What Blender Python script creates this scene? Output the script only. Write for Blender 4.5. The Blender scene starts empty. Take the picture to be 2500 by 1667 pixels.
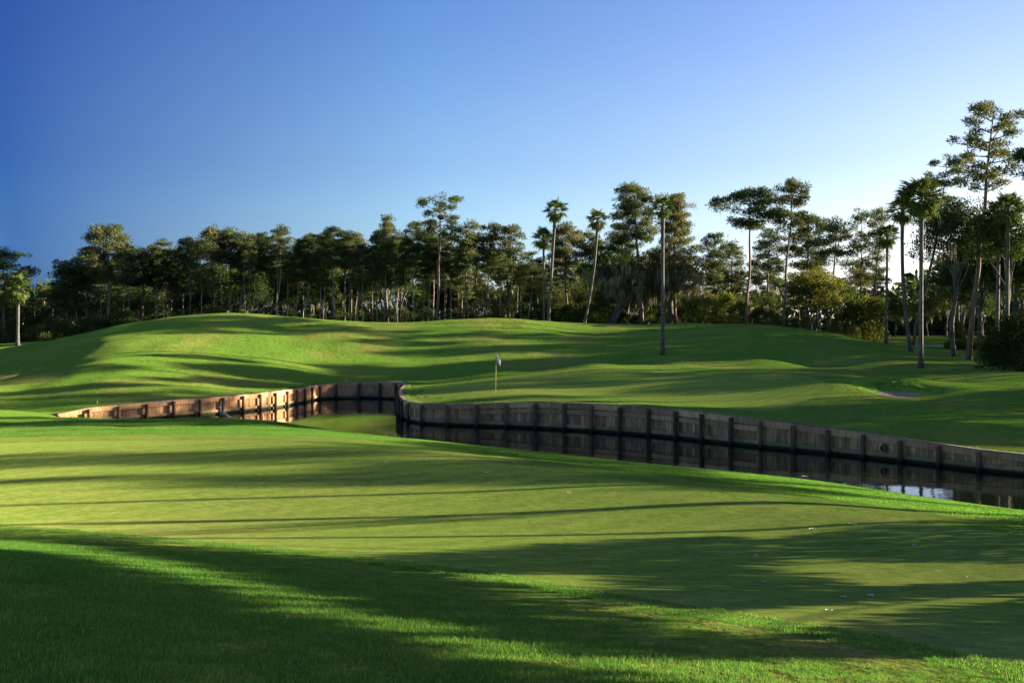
import bpy, math, random
import numpy as np
from mathutils import Vector
from mathutils.geometry import delaunay_2d_cdt

# ------------------------------------------------------------------ camera, sky, sun, exposure
SC = bpy.context.scene
F, YH, CX, CAMZ = 2680.0, 790.0, 1250.0, 6.0        # focal length and horizon in photo pixels, eye height above the pond
cam_d = bpy.data.cameras.new('camera'); cam = bpy.data.objects.new('camera', cam_d); SC.collection.objects.link(cam)
cam.location = (0, 0, CAMZ); cam.rotation_euler = (math.radians(90), 0, 0)
cam_d.sensor_width = 36; cam_d.lens = 36*F/2500; cam_d.shift_y = -(833.5-YH)/2500
cam_d.clip_start = 0.1; cam_d.clip_end = 6000
SC.camera = cam
SUN_AZ, SUN_EL = math.radians(14), math.radians(12)   # sun stands to the right, a little ahead of the camera
world = bpy.data.worlds.new('World'); SC.world = world; world.use_nodes = True
wn = world.node_tree; wn.nodes.clear()
sky = wn.nodes.new('ShaderNodeTexSky'); sky.sky_type = 'NISHITA'; sky.sun_disc = False
sky.sun_elevation = SUN_EL; sky.sun_rotation = math.pi/2 - SUN_AZ
sky.altitude = 0; sky.air_density = 0.9; sky.dust_density = 0.7; sky.ozone_density = 5.0
bg = wn.nodes.new('ShaderNodeBackground'); bg.inputs['Strength'].default_value = 0.05
wo = wn.nodes.new('ShaderNodeOutputWorld')
SDIR = np.array([math.cos(SUN_EL)*math.cos(SUN_AZ), math.cos(SUN_EL)*math.sin(SUN_AZ), math.sin(SUN_EL)])
# clear polarised air: the sky deepens smoothly with the angle from the sun, all round
wg = wn.nodes.new('ShaderNodeTexCoord'); wd = wn.nodes.new('ShaderNodeVectorMath'); wd.operation = 'DOT_PRODUCT'
wd.inputs[1].default_value = tuple(SDIR); wn.links.new(wg.outputs['Generated'], wd.inputs[0])
wm = wn.nodes.new('ShaderNodeMath'); wm.operation = 'MULTIPLY_ADD'; wm.inputs[1].default_value = 0.5; wm.inputs[2].default_value = 0.5
wn.links.new(wd.outputs['Value'], wm.inputs[0])
wr = wn.nodes.new('ShaderNodeValToRGB'); wr.color_ramp.interpolation = 'LINEAR'
SKY_RAMP = [(0.0, (1.15, 1.05, 1.0)), (0.20, (0.62, 0.66, 0.80)), (0.42, (0.112, 0.184, 0.41)), (0.60, (0.80, 0.74, 0.83)), (0.80, (1.42, 0.98, 0.93)), (1.0, (1.5, 1.0, 0.93))]
while len(wr.color_ramp.elements) < len(SKY_RAMP): wr.color_ramp.elements.new(0.5)
for e_, (p_, c_) in zip(wr.color_ramp.elements, SKY_RAMP): e_.position = p_; e_.color = (*c_, 1)
wn.links.new(wm.outputs[0], wr.inputs[0])
wx = wn.nodes.new('ShaderNodeMix'); wx.data_type = 'RGBA'; wx.blend_type = 'MULTIPLY'; wx.inputs[0].default_value = 1.0
# a band of pale haze low over the horizon, the same in every direction
wz = wn.nodes.new('ShaderNodeSeparateXYZ'); wn.links.new(wg.outputs['Generated'], wz.inputs[0])
wh = wn.nodes.new('ShaderNodeValToRGB'); wh.color_ramp.interpolation = 'EASE'
HAZE_RAMP = [(0.0, (1.25, 1.28, 1.36)), (0.05, (1.42, 1.36, 1.22)), (0.09, (1.45, 1.33, 1.07)), (0.15, (1.29, 1.18, 1.0)), (0.30, (1.0, 1.0, 1.0))]
while len(wh.color_ramp.elements) < len(HAZE_RAMP): wh.color_ramp.elements.new(0.5)
for e_, (p_, c_) in zip(wh.color_ramp.elements, HAZE_RAMP): e_.position = p_; e_.color = (*c_, 1)
wn.links.new(wz.outputs[2], wh.inputs[0])
wy = wn.nodes.new('ShaderNodeMix'); wy.data_type = 'RGBA'; wy.blend_type = 'MULTIPLY'; wy.inputs[0].default_value = 1.0
wn.links.new(sky.outputs[0], wy.inputs[6]); wn.links.new(wh.outputs[0], wy.inputs[7])
wn.links.new(wy.outputs[2], wx.inputs[6]); wn.links.new(wr.outputs[0], wx.inputs[7])
wn.links.new(wx.outputs[2], bg.inputs[0]); wn.links.new(bg.outputs[0], wo.inputs[0])
sun_d = bpy.data.lights.new('sun', 'SUN'); sun_d.energy = 5.0; sun_d.angle = math.radians(0.55); sun_d.color = (1.0, 0.86, 0.62)
sun = bpy.data.objects.new('sun', sun_d); SC.collection.objects.link(sun)
sun.rotation_euler = Vector(-SDIR).to_track_quat('-Z', 'Y').to_euler()
SC.view_settings.view_transform = 'Standard'; SC.view_settings.look = 'None'
SC.view_settings.gamma = 1; SC.view_settings.use_curve_mapping = False
SC.view_settings.exposure = 2.55
SC.cycles.max_bounces = 6; SC.cycles.transparent_max_bounces = 8

rnd = random.Random(7)
R = np.random.default_rng(11)
COL = SC.collection

# ------------------------------------------------------------------ object helpers
def mesh_np(name, V, faces, mats=(), smooth=False, mi=None, attrs=None):
    """mesh from numpy verts and one or several face arrays (same side count per array)"""
    me = bpy.data.meshes.new(name)
    V = np.asarray(V, np.float32)
    if isinstance(faces, np.ndarray): faces = [faces]
    faces = [np.asarray(f, np.int32) for f in faces if len(f)]
    loops = np.concatenate([f.ravel() for f in faces]) if faces else np.zeros(0, np.int32)
    tot = np.concatenate([np.full(len(f), f.shape[1], np.int32) for f in faces]) if faces else np.zeros(0, np.int32)
    start = np.concatenate([[0], np.cumsum(tot)[:-1]]).astype(np.int32) if len(tot) else tot
    me.vertices.add(len(V)); me.vertices.foreach_set('co', V.ravel())
    me.loops.add(len(loops)); me.loops.foreach_set('vertex_index', loops)
    me.polygons.add(len(tot)); me.polygons.foreach_set('loop_start', start)
    me.polygons.foreach_set('loop_total', tot)
    me.polygons.foreach_set('use_smooth', np.full(len(tot), smooth))
    for m in mats: me.materials.append(m)
    if mi is not None: me.polygons.foreach_set('material_index', np.asarray(mi, np.int32))
    for k, a in (attrs or {}).items():
        at = me.attributes.new(k, 'FLOAT', 'POINT'); at.data.foreach_set('value', np.asarray(a, np.float32))
    me.update(calc_edges=True)
    return me
def ob(name, data, parent=None, loc=None):
    o = bpy.data.objects.new(name, data); COL.objects.link(o)
    if parent: o.parent = parent
    if loc is not None: o.location = loc
    return o
def tag(o, label=None, cat=None, group=None, kind=None):
    for k, v in (('label', label), ('category', cat), ('group', group), ('kind', kind)):
        if v: o[k] = v
    return o
def thing(name, label, cat, loc, group=None):
    return tag(ob(name, None, None, loc), label, cat, group)
class MB:
    """collects pieces of one mesh"""
    def __init__(s): s.V = []; s.Q = []; s.T = []; s.n = 0; s.A = []
    def add(s, V, quads=None, tris=None, tint=0.5):
        V = np.asarray(V, float)
        if quads is not None and len(quads): s.Q.append(np.asarray(quads, int)+s.n)
        if tris is not None and len(tris): s.T.append(np.asarray(tris, int)+s.n)
        s.V.append(V); s.n += len(V)
        s.A.append(np.broadcast_to(np.asarray(tint, float), (len(V),)))
    def tube(s, P, rad, k=6, tint=0.5, cap=True):
        P = np.asarray(P, float); n = len(P); rad = np.broadcast_to(np.asarray(rad, float), (n,))
        T = np.gradient(P, axis=0); T /= np.linalg.norm(T, axis=1)[:, None]+1e-9
        ref = np.array([0, 0, 1.0]) if abs(T[:, 2]).mean() < 0.8 else np.array([1.0, 0, 0])
        A = np.cross(T, ref); A /= np.linalg.norm(A, axis=1)[:, None]+1e-9; B = np.cross(T, A)
        th = np.arange(k)*2*math.pi/k
        V = (P[:, None, :]+rad[:, None, None]*(np.cos(th)[None, :, None]*A[:, None, :]+np.sin(th)[None, :, None]*B[:, None, :])).reshape(-1, 3)
        i = np.arange(n-1)[:, None]*k; j = np.arange(k)[None, :]; j2 = (j+1) % k
        q = np.stack([i+j, i+j2, i+k+j2, i+k+j], -1).reshape(-1, 4)
        t = None
        if cap:
            V = np.vstack([V, P[:1], P[-1:]]); a, b = n*k, n*k+1; jj = np.arange(k)
            t = np.concatenate([np.stack([np.full(k, a), (jj+1) % k, jj], -1), np.stack([np.full(k, b), (n-1)*k+jj, (n-1)*k+(jj+1) % k], -1)])
        s.add(V, q, t, tint)
    def hexa(s, c, tint=0.5):                       # 8 corners: bottom 4 then top 4
        s.add(c, [[0, 3, 2, 1], [4, 5, 6, 7], [0, 1, 5, 4], [1, 2, 6, 5], [2, 3, 7, 6], [3, 0, 4, 7]], None, tint)
    def mesh(s, name, mats, smooth=False):
        V = np.vstack(s.V); f = []
        if s.Q: f.append(np.vstack(s.Q))
        if s.T: f.append(np.vstack(s.T))
        return mesh_np(name, V, f, mats, smooth, attrs={'tint': np.concatenate(s.A)})

# ------------------------------------------------------------------ materials
def new_mat(name):
    m = bpy.data.materials.new(name); m.use_nodes = True; nt = m.node_tree; nt.nodes.clear()
    out = nt.nodes.new('ShaderNodeOutputMaterial')
    return m, nt, out
def N(nt, t, **kw):
    n = nt.nodes.new(t)
    for k, v in kw.items():
        if k in n.inputs: n.inputs[k].default_value = v
        else: setattr(n, k, v)
    return n
def ramp(nt, fac, stops):
    r = nt.nodes.new('ShaderNodeValToRGB'); e = r.color_ramp.elements
    while len(e) < len(stops): e.new(0.5)
    for el, (p, c) in zip(e, stops): el.position = p; el.color = (*c, 1)
    nt.links.new(fac, r.inputs[0]); return r.outputs[0]
def mix(nt, fac, a, b, mode='MIX'):
    m = nt.nodes.new('ShaderNodeMix'); m.data_type = 'RGBA'; m.blend_type = mode
    for s, v in ((0, fac), (6, a), (7, b)):
        if hasattr(v, 'is_linked') or hasattr(v, 'links'): nt.links.new(v, m.inputs[s])
        else: m.inputs[s].default_value = v if s == 0 else (*v, 1)
    return m.outputs[2]
def noise(nt, vec, scale, detail=3, rough=0.55):
    n = N(nt, 'ShaderNodeTexNoise', Scale=scale, Detail=detail, Roughness=rough)
    if vec is not None: nt.links.new(vec, n.inputs['Vector'])
    return n.outputs[0]
def mapping(nt, vec, scale):
    m = nt.nodes.new('ShaderNodeMapping'); m.inputs['Scale'].default_value = scale; nt.links.new(vec, m.inputs[0]); return m.outputs[0]
def math_n(nt, op, a, b):
    m = nt.nodes.new('ShaderNodeMath'); m.operation = op
    for i, v in enumerate((a, b)):
        if hasattr(v, 'links'): nt.links.new(v, m.inputs[i])
        else: m.inputs[i].default_value = v
    return m.outputs[0]

def turf_mat(name, dark, mid, dry, fine, bump, mow=0.0, fleck=0.0):
    m, nt, out = new_mat(name)
    pos = nt.nodes.new('ShaderNodeNewGeometry').outputs['Position']
    big = noise(nt, pos, 0.16, 4, 0.6); med = noise(nt, pos, 1.3, 4, 0.65); sm = noise(nt, pos, fine, 4, 0.75); cl = noise(nt, pos, 4.5, 3, 0.7)
    c = mix(nt, med, dark, mid)
    dryf = math_n(nt, 'MULTIPLY', ramp(nt, big, [(0.42, (0, 0, 0)), (0.68, (1, 1, 1))]), ramp(nt, med, [(0.35, (0.2,)*3), (0.65, (1, 1, 1))]))
    c = mix(nt, dryf, c, dry)
    g = ramp(nt, sm, [(0.25, (0.55,)*3), (0.75, (1.45,)*3)])
    c = mix(nt, 1.0, c, g, 'MULTIPLY')
    c = mix(nt, 1.0, c, ramp(nt, cl, [(0.3, (0.72, 0.78, 0.74)), (0.7, (1.24, 1.2, 1.12))]), 'MULTIPLY')
    if mow:                                                  # passes of the mower lay the blades one way, then the other
        x = N(nt, 'ShaderNodeTexWave', Scale=0.32, Distortion=1.2, Detail=2); x.wave_profile = 'SIN'
        mp = nt.nodes.new('ShaderNodeMapping'); mp.inputs['Rotation'].default_value = (0, 0, 0.75); nt.links.new(pos, mp.inputs[0]); nt.links.new(mp.outputs[0], x.inputs['Vector'])
        c = mix(nt, 1.0, c, ramp(nt, x.outputs[1], [(0.3, (1-mow,)*3), (0.7, (1+mow,)*3)]), 'MULTIPLY')
    if fleck:                                                # ball marks and clippings
        v = N(nt, 'ShaderNodeTexVoronoi', Scale=1.1); nt.links.new(pos, v.inputs['Vector'])
        c = mix(nt, math_n(nt, 'MULTIPLY', ramp(nt, v.outputs['Distance'], [(0.02, (1, 1, 1)), (0.05, (0, 0, 0))]), fleck), c, (0.10, 0.10, 0.035))
    h = math_n(nt, 'ADD', math_n(nt, 'MULTIPLY', sm, bump), math_n(nt, 'MULTIPLY', math_n(nt, 'ADD', med, math_n(nt, 'MULTIPLY', cl, 0.6)), bump*1.7))
    b = N(nt, 'ShaderNodeBump', Strength=1.0, Distance=1.0); nt.links.new(h, b.inputs['Height'])
    d = N(nt, 'ShaderNodeBsdfDiffuse', Roughness=1.0); nt.links.new(c, d.inputs[0]); nt.links.new(b.outputs[0], d.inputs['Normal'])
    nt.links.new(d.outputs[0], out.inputs[0]); return m
M = {}
M['rough'] = turf_mat('rough_turf', (0.10, 0.20, 0.027), (0.16, 0.28, 0.04), (0.27, 0.24, 0.07), 13, 0.065)
M['fringe'] = turf_mat('fringe_turf', (0.085, 0.17, 0.026), (0.135, 0.225, 0.036), (0.21, 0.22, 0.06), 20, 0.02, 0.03)
M['green'] = turf_mat('putting_turf', (0.14, 0.205, 0.037), (0.175, 0.24, 0.046), (0.22, 0.24, 0.06), 34, 0.0055, 0.045, 0.7)
M['forest_floor'] = turf_mat('forest_floor', (0.05, 0.045, 0.02), (0.08, 0.07, 0.035), (0.12, 0.09, 0.05), 6, 0.06)
M['sand'] = turf_mat('bunker_sand', (0.22, 0.185, 0.145), (0.27, 0.225, 0.175), (0.27, 0.22, 0.17), 12, 0.01)
M['path'] = turf_mat('path_paving', (0.36, 0.33, 0.31), (0.45, 0.41, 0.38), (0.42, 0.39, 0.36), 9, 0.004)
M['pond_bed'] = turf_mat('pond_bed', (0.02, 0.02, 0.012), (0.03, 0.028, 0.016), (0.03, 0.028, 0.016), 4, 0.02)

def leaf_mat(name, c0, c1, c2, transl=0.3, straw=None):
    m, nt, out = new_mat(name)
    a = N(nt, 'ShaderNodeAttribute', attribute_name='tint')
    oi = nt.nodes.new('ShaderNodeObjectInfo')
    t = math_n(nt, 'ADD', a.outputs['Fac'], math_n(nt, 'MULTIPLY', math_n(nt, 'SUBTRACT', oi.outputs['Random'], 0.5), 0.36))
    c = ramp(nt, t, [(0.08, c0), (0.5, c1), (0.95, c2)] if not straw else [(0.08, c0), (0.5, c1), (0.88, c2), (0.97, straw)])
    d = N(nt, 'ShaderNodeBsdfDiffuse'); tr = nt.nodes.new('ShaderNodeBsdfTranslucent')
    nt.links.new(c, d.inputs[0])
    nt.links.new(mix(nt, 1.0, c, (1.0, 1.0, 0.65), 'MULTIPLY'), tr.inputs[0])
    ms = N(nt, 'ShaderNodeMixShader'); ms.inputs[0].default_value = transl
    nt.links.new(d.outputs[0], ms.inputs[1]); nt.links.new(tr.outputs[0], ms.inputs[2]); nt.links.new(ms.outputs[0], out.inputs[0]); return m
M['needles'] = leaf_mat('pine_needles', (0.042, 0.068, 0.031), (0.088, 0.11, 0.047), (0.20, 0.17, 0.075))
M['oak_leaf'] = leaf_mat('oak_leaves', (0.032, 0.056, 0.02), (0.066, 0.095, 0.028), (0.145, 0.14, 0.045))
M['shrub_leaf'] = leaf_mat('shrub_leaves', (0.045, 0.08, 0.02), (0.10, 0.12, 0.03), (0.20, 0.17, 0.05), 0.4)
M['red_leaf'] = leaf_mat('autumn_leaves', (0.12, 0.05, 0.02), (0.2, 0.06, 0.025), (0.3, 0.07, 0.03), 0.4)
M['palm_leaf'] = leaf_mat('palm_leaf', (0.035, 0.06, 0.018), (0.065, 0.10, 0.028), (0.13, 0.13, 0.045), 0.25)
M['dead_leaf'] = leaf_mat('dead_palm_leaf', (0.16, 0.095, 0.04), (0.28, 0.165, 0.07), (0.38, 0.235, 0.10), 0.2)
M['moss'] = leaf_mat('hanging_moss', (0.17, 0.155, 0.115), (0.25, 0.23, 0.17), (0.34, 0.30, 0.22), 0.45)
M['grass_blade'] = leaf_mat('grass_blade', (0.05, 0.148, 0.027), (0.092, 0.235, 0.04), (0.18, 0.265, 0.062), 0.48, (0.40, 0.33, 0.15))
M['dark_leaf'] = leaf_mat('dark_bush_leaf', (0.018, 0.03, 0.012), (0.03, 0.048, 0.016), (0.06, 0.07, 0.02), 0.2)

def bark_mat(name, a, b, sx, sz, bump):
    m, nt, out = new_mat(name)
    oc = nt.nodes.new('ShaderNodeTexCoord').outputs['Object']
    n1 = noise(nt, mapping(nt, oc, (sx, sx, sz)), 1.0, 5, 0.65)
    n2 = noise(nt, oc, 0.6, 3)
    c = mix(nt, ramp(nt, n1, [(0.35, (0, 0, 0)), (0.62, (1, 1, 1))]), a, b)
    c = mix(nt, 1.0, c, ramp(nt, n2, [(0.3, (0.7,)*3), (0.7, (1.25,)*3)]), 'MULTIPLY')
    bp = N(nt, 'ShaderNodeBump', Strength=0.8, Distance=bump); nt.links.new(n1, bp.inputs['Height'])
    p = N(nt, 'ShaderNodeBsdfPrincipled', Roughness=0.9); nt.links.new(c, p.inputs['Base Color']); nt.links.new(bp.outputs[0], p.inputs['Normal'])
    p.inputs['Specular IOR Level'].default_value = 0.2
    nt.links.new(p.outputs[0], out.inputs[0]); return m
M['pine_bark'] = bark_mat('pine_bark', (0.075, 0.053, 0.04), (0.165, 0.12, 0.095), 7, 1.6, 0.04)
M['sunlit_bark'] = bark_mat('sunlit_pine_bark', (0.12, 0.095, 0.078), (0.30, 0.24, 0.195), 7, 1.6, 0.04)  # pine bark lightened to stand in for weak sun on the row stems
M['palm_bark'] = bark_mat('palm_bark', (0.065, 0.058, 0.05), (0.125, 0.115, 0.10), 2.5, 9, 0.02)
M['oak_bark'] = bark_mat('oak_bark', (0.05, 0.045, 0.04), (0.105, 0.095, 0.085), 6, 2, 0.04)
M['twigs'] = bark_mat('nest_twigs', (0.05, 0.035, 0.025), (0.13, 0.09, 0.06), 8, 8, 0.01)

def wood_mat(name, base, stain, algae):
    m, nt, out = new_mat(name)
    oc = nt.nodes.new('ShaderNodeNewGeometry').outputs['Position']
    oi = nt.nodes.new('ShaderNodeObjectInfo')
    grain = noise(nt, mapping(nt, oc, (14, 14, 1.2)), 1.0, 4, 0.6)
    st = noise(nt, mapping(nt, oc, (3, 3, 0.9)), 1.0, 4, 0.7)
    c = mix(nt, ramp(nt, st, [(0.38, (0, 0, 0)), (0.66, (1, 1, 1))]), base, stain)
    c = mix(nt, 1.0, c, ramp(nt, grain, [(0.25, (0.7,)*3), (0.75, (1.2,)*3)]), 'MULTIPLY')
    c = mix(nt, 1.0, c, ramp(nt, oi.outputs['Random'], [(0.0, (0.58, 0.56, 0.54)), (0.5, (0.95, 0.92, 0.9)), (1.0, (1.35, 1.28, 1.18))]), 'MULTIPLY')
    z = N(nt, 'ShaderNodeSeparateXYZ'); nt.links.new(oc, z.inputs[0])
    al = math_n(nt, 'ADD', z.outputs[2], math_n(nt, 'MULTIPLY', noise(nt, oc, 1.1, 4), 1.1))
    c = mix(nt, ramp(nt, al, [(0.62, (1, 1, 1)), (0.98, (0, 0, 0))]), c, algae)
    wet = ramp(nt, z.outputs[2], [(0.10, (1, 1, 1)), (0.20, (0, 0, 0))])
    c = mix(nt, wet, c, (0.02, 0.018, 0.012))
    bp = N(nt, 'ShaderNodeBump', Strength=0.6, Distance=0.012); nt.links.new(grain, bp.inputs['Height'])
    p = N(nt, 'ShaderNodeBsdfPrincipled', Roughness=0.85); nt.links.new(c, p.inputs['Base Color']); nt.links.new(bp.outputs[0], p.inputs['Normal'])
    p.inputs['Specular IOR Level'].default_value = 0.25
    nt.links.new(p.outputs[0], out.inputs[0]); return m
M['plank'] = wood_mat('weathered_plank', (0.46, 0.28, 0.145), (0.29, 0.135, 0.065), (0.10, 0.10, 0.04))
M['board'] = wood_mat('weathered_board', (0.50, 0.305, 0.16), (0.34, 0.185, 0.095), (0.14, 0.14, 0.05))
M['post'] = wood_mat('weathered_post', (0.15, 0.10, 0.06), (0.10, 0.068, 0.04), (0.05, 0.058, 0.025))
M['cap'] = wood_mat('grey_cap', (0.27, 0.22, 0.17), (0.17, 0.125, 0.085), (0.12, 0.11, 0.06))

def plain(name, col, rough=0.6, metal=0.0, var=0.0):
    m, nt, out = new_mat(name)
    p = N(nt, 'ShaderNodeBsdfPrincipled', Roughness=rough, Metallic=metal)
    g = nt.nodes.new('ShaderNodeTexCoord').outputs['Object']
    c = mix(nt, 1.0, col, ramp(nt, noise(nt, g, 9, 4), [(0.3, (1-var,)*3), (0.7, (1+var,)*3)]), 'MULTIPLY')
    nt.links.new(c, p.inputs['Base Color']); nt.links.new(p.outputs[0], out.inputs[0]); return m
M['yellow'] = plain('yellow_paint', (0.62, 0.42, 0.08), 0.6, 0, 0.12)
M['pole'] = plain('yellow_pole', (0.42, 0.34, 0.10), 0.5, 0, 0.05)
M['white'] = plain('white_paint', (0.8, 0.8, 0.78), 0.5, 0, 0.04)
M['black'] = plain('black_plastic', (0.02, 0.02, 0.02), 0.5)
M['bird_grey'] = plain('heron_grey', (0.12, 0.135, 0.16), 0.8, 0, 0.25)
M['bird_pale'] = plain('heron_pale', (0.55, 0.56, 0.55), 0.8, 0, 0.1)
M['bird_dark'] = plain('heron_dark', (0.03, 0.035, 0.045), 0.8, 0, 0.1)
M['bird_leg'] = plain('heron_leg', (0.12, 0.10, 0.05), 0.7)
M['leaf_pale'] = plain('pale_leaf', (0.62, 0.56, 0.5), 0.7, 0, 0.2)
M['leaf_brown'] = plain('brown_leaf', (0.2, 0.08, 0.04), 0.8, 0, 0.2)

def water_mat():
    m, nt, out = new_mat('pond_water')
    pos = nt.nodes.new('ShaderNodeNewGeometry').outputs['Position']
    p = N(nt, 'ShaderNodeBsdfPrincipled', Roughness=0.02, IOR=1.33); p.inputs['Base Color'].default_value = (0.006, 0.008, 0.005, 1)
    h = math_n(nt, 'ADD', noise(nt, mapping(nt, pos, (0.5, 1.1, 1)), 1.4, 2), math_n(nt, 'MULTIPLY', noise(nt, mapping(nt, pos, (2.2, 5, 1)), 1.0, 2), 0.35))
    amt = ramp(nt, noise(nt, pos, 0.09, 1), [(0.35, (0.15,)*3), (0.65, (1, 1, 1))])
    b = N(nt, 'ShaderNodeBump', Strength=1.0, Distance=0.0045); nt.links.new(math_n(nt, 'MULTIPLY', h, amt), b.inputs['Height'])
    nt.links.new(b.outputs[0], p.inputs['Normal']); nt.links.new(p.outputs[0], out.inputs[0]); return m
M['water'] = water_mat()
# ------------------------------------------------------------------ terrain: heights measured as (photo x, photo y, distance)
def W3(px, py, d): return np.array([(px-CX)/F*d, d, CAMZ-(py-YH)/F*d])
WALL = [(132, 65, 1012), (168, 65.6, 1004), (220, 66.5, 994), (290, 67.7, 988), (355, 69, 982.6), (419, 70.2, 976), (482, 71.5, 972),
        (547, 73.2, 967), (605, 75.2, 962), (655, 77.3, 957.5), (690, 79.3, 953), (715, 81.2, 949.5), (735, 83, 946), (752, 84.8, 943),
        (766, 86.2, 941), (780, 87.3, 939), (803, 88, 936.5), (850, 88.4, 933.5), (897, 88.5, 932), (947, 88, 932.5), (975, 87.2, 933.5),
        (989, 85.6, 935), (989, 82.5, 941), (982, 79, 948), (978, 75.5, 956), (979, 72.2, 964), (986, 69.6, 973), (1000, 67.6, 980.5), (1020, 66.3, 984),
        (1048, 65.4, 986), (1075, 65, 986.5), (1103, 64.7, 986.5), (1170, 64.2, 985), (1238, 63.7, 982.5), (1303, 63, 981), (1370, 62.2, 982),
        (1440, 61.2, 985), (1506, 60.1, 989), (1576, 59, 993), (1642, 57.8, 998), (1709, 56.2, 1006), (1782, 54.8, 1013.5), (1857, 53.3, 1023),
        (1934, 52, 1034), (2017, 50.7, 1043.5), (2097, 49.4, 1053.5), (2185, 48, 1067), (2271, 46.7, 1080), (2365, 45.2, 1093), (2463, 43.8, 1107)]
wp = np.array([W3(a, c, b) for a, b, c in WALL])
wp = np.vstack([wp, [[24, 41.3, 0.78], [30, 38, 0.8], [37, 35.2, 0.8], [46, 33, 0.8], [60, 31.5, 0.8]]])
# smooth, evenly resampled wall line
def resample(P, step):
    s = np.concatenate([[0], np.cumsum(np.linalg.norm(np.diff(P[:, :2], axis=0), axis=1))])
    t = np.linspace(0, s[-1], int(s[-1]/step)+1)
    return np.stack([np.interp(t, s, P[:, k]) for k in range(P.shape[1])], 1), s[-1]
wl, wlen = resample(wp, 0.2)
k = np.ones(7)/7
pad = np.vstack([np.repeat(wl[:1], 3, 0), wl, np.repeat(wl[-1:], 3, 0)])
wl = np.stack([np.convolve(pad[:, c], k, 'valid') for c in range(3)], 1)
wl, wlen = resample(wl, 0.2)
ox = np.argsort(wl[:, 0], kind='stable')
YW_X = np.concatenate([[-2000, -60], wl[ox, 0], [90, 2000]]); YW_Y = np.concatenate([[66, 66], wl[ox, 1], [30, 30]])
def ywall(x): return np.interp(x, YW_X, YW_Y)

def tps(P, lam=0.02):
    P = np.asarray(P, float); n = len(P); s = 40.0
    xy = P[:, :2]/s
    def U(r2): return np.where(r2 > 1e-12, r2*np.log(np.maximum(r2, 1e-12))*0.5, 0)
    K = U(((xy[:, None]-xy[None])**2).sum(-1))+lam*1e-2*np.eye(n)
    Pm = np.hstack([np.ones((n, 1)), xy]); A = np.zeros((n+3, n+3)); A[:n, :n] = K; A[:n, n:] = Pm; A[n:, :n] = Pm.T
    w = np.linalg.solve(A, np.concatenate([P[:, 2], np.zeros(3)]))
    def f(x, y):
        q = np.stack([np.ravel(x), np.ravel(y)], 1)/s; out = np.empty(len(q))
        for i in range(0, len(q), 20000):
            c = q[i:i+20000]; out[i:i+20000] = U(((c[:, None]-xy[None])**2).sum(-1))@w[:n]+w[n]+c@w[n+1:]
        return out.reshape(np.shape(x))
    return f
LEFT = [(-27.3, 64.6, .62), (-30, 62, .86), (-31, 72, 1.3), (-40, 63, 1.0), (-40, 72, 1.5), (-60, 62, 1.3), (-60, 75, 2.0), (-90, 64, 1.8)]
near_c = [W3(*a) for a in [
    (-800, 1667, 4.2), (0, 1667, 4.0), (600, 1667, 4.5), (1250, 1667, 5.0), (1900, 1667, 5.4), (2500, 1667, 5.8), (3200, 1667, 6.1),
    (0, 1500, 5.8), (600, 1500, 6.7), (1250, 1500, 7.7), (1900, 1500, 8.7), (2500, 1500, 9.4),
    (0, 1400, 8.2), (600, 1400, 10.3), (1250, 1400, 12.2), (1900, 1400, 13.2), (2500, 1400, 13.8),
    (0, 1330, 13.6), (600, 1330, 15.2), (1250, 1330, 16.2), (2500, 1330, 16.6), (0, 1285, 18.4), (600, 1285, 18.6), (1250, 1285, 19), (1900, 1290, 18.9),
    (2500, 1290, 18.9), (0, 1200, 23.2), (600, 1200, 23.3), (1250, 1200, 23.6), (1700, 1197, 23.6), (2100, 1252, 20.6), (2300, 1262, 21.5), (2500, 1265, 22.5),
    (0, 1120, 30), (500, 1120, 29.8), (1000, 1120, 29.8), (1400, 1140, 28.8), (0, 1080, 36), (450, 1074, 36.5), (800, 1078, 35.5), (1000, 1100, 32.5), (1150, 1112, 32),
    (0, 1045, 48), (300, 1040, 49), (545, 1038, 50), (300, 1027, 59.5), (220, 1025, 60.5), (420, 1027.5, 59.5), (545, 1027, 60), (640, 1029, 59.5), (0, 1014, 62),
    (800, 1050, 58.5), (980, 1077, 53), (1250, 1103, 48.6), (1400, 1115, 46.6), (1700, 1147, 42.6), (2000, 1176, 39.9), (2250, 1214, 36.4), (2500, 1248, 33.8),
    (1250, 1118, 37), (1700, 1165, 33), (2000, 1195, 31), (2300, 1232, 28.5)]]
near_c += [np.array([(px-CX)/F*d, d, z]) for px, d, z in [(220, 63.4, .3), (300, 63.8, .05), (420, 64.5, -.1), (545, 65.5, -.3), (640, 65.5, -.4), (800, 64, -.6), (980, 58, -.6), (1250, 53.5, -.6),
           (1400, 51.5, -.6), (1700, 47.5, -.6), (2000, 44, -.6), (2250, 40.5, -.6), (2500, 37.6, -.6),
           (300, 67, -.5), (450, 69.5, -.6), (600, 74, -.7), (760, 85, -.7), (900, 86.5, -.7), (950, 75, -.8), (900, 80, -.8), (1000, 66, -.9), (1250, 62, -.9), (1600, 57, -.9), (2000, 49.6, -.9), (2450, 42.7, -.9)]]
near_c += [np.array(p, float) for p in [(20.5, 31.5, 0), (25, 29.5, 0), (32, 27, 0), (45, 24.5, 0), (60, 23.5, 0), (24, 35, -.7), (36, 31, -.7), (60, 28, -.7), (30, 20, 1.6), (45, 17, 2), (60, 14, 2.4),
           (14, 10, 3.1), (30, 0, 3.3), (60, -10, 3.5), (0, -6, 4.75), (0, -25, 5.2), (-20, -10, 5.5), (-12, 6, 4.5), (-30, 10, 3.9), (-25, 22, 2.25), (-40, 30, 2.2), (-30, 40, 1.9), (-14, 21, 2.42), (-15, 28, 2.2), (-45, 50, 1.7), (-60, 20, 3.2), (90, 0, 3.4), (90, 24, .5)]]
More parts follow.
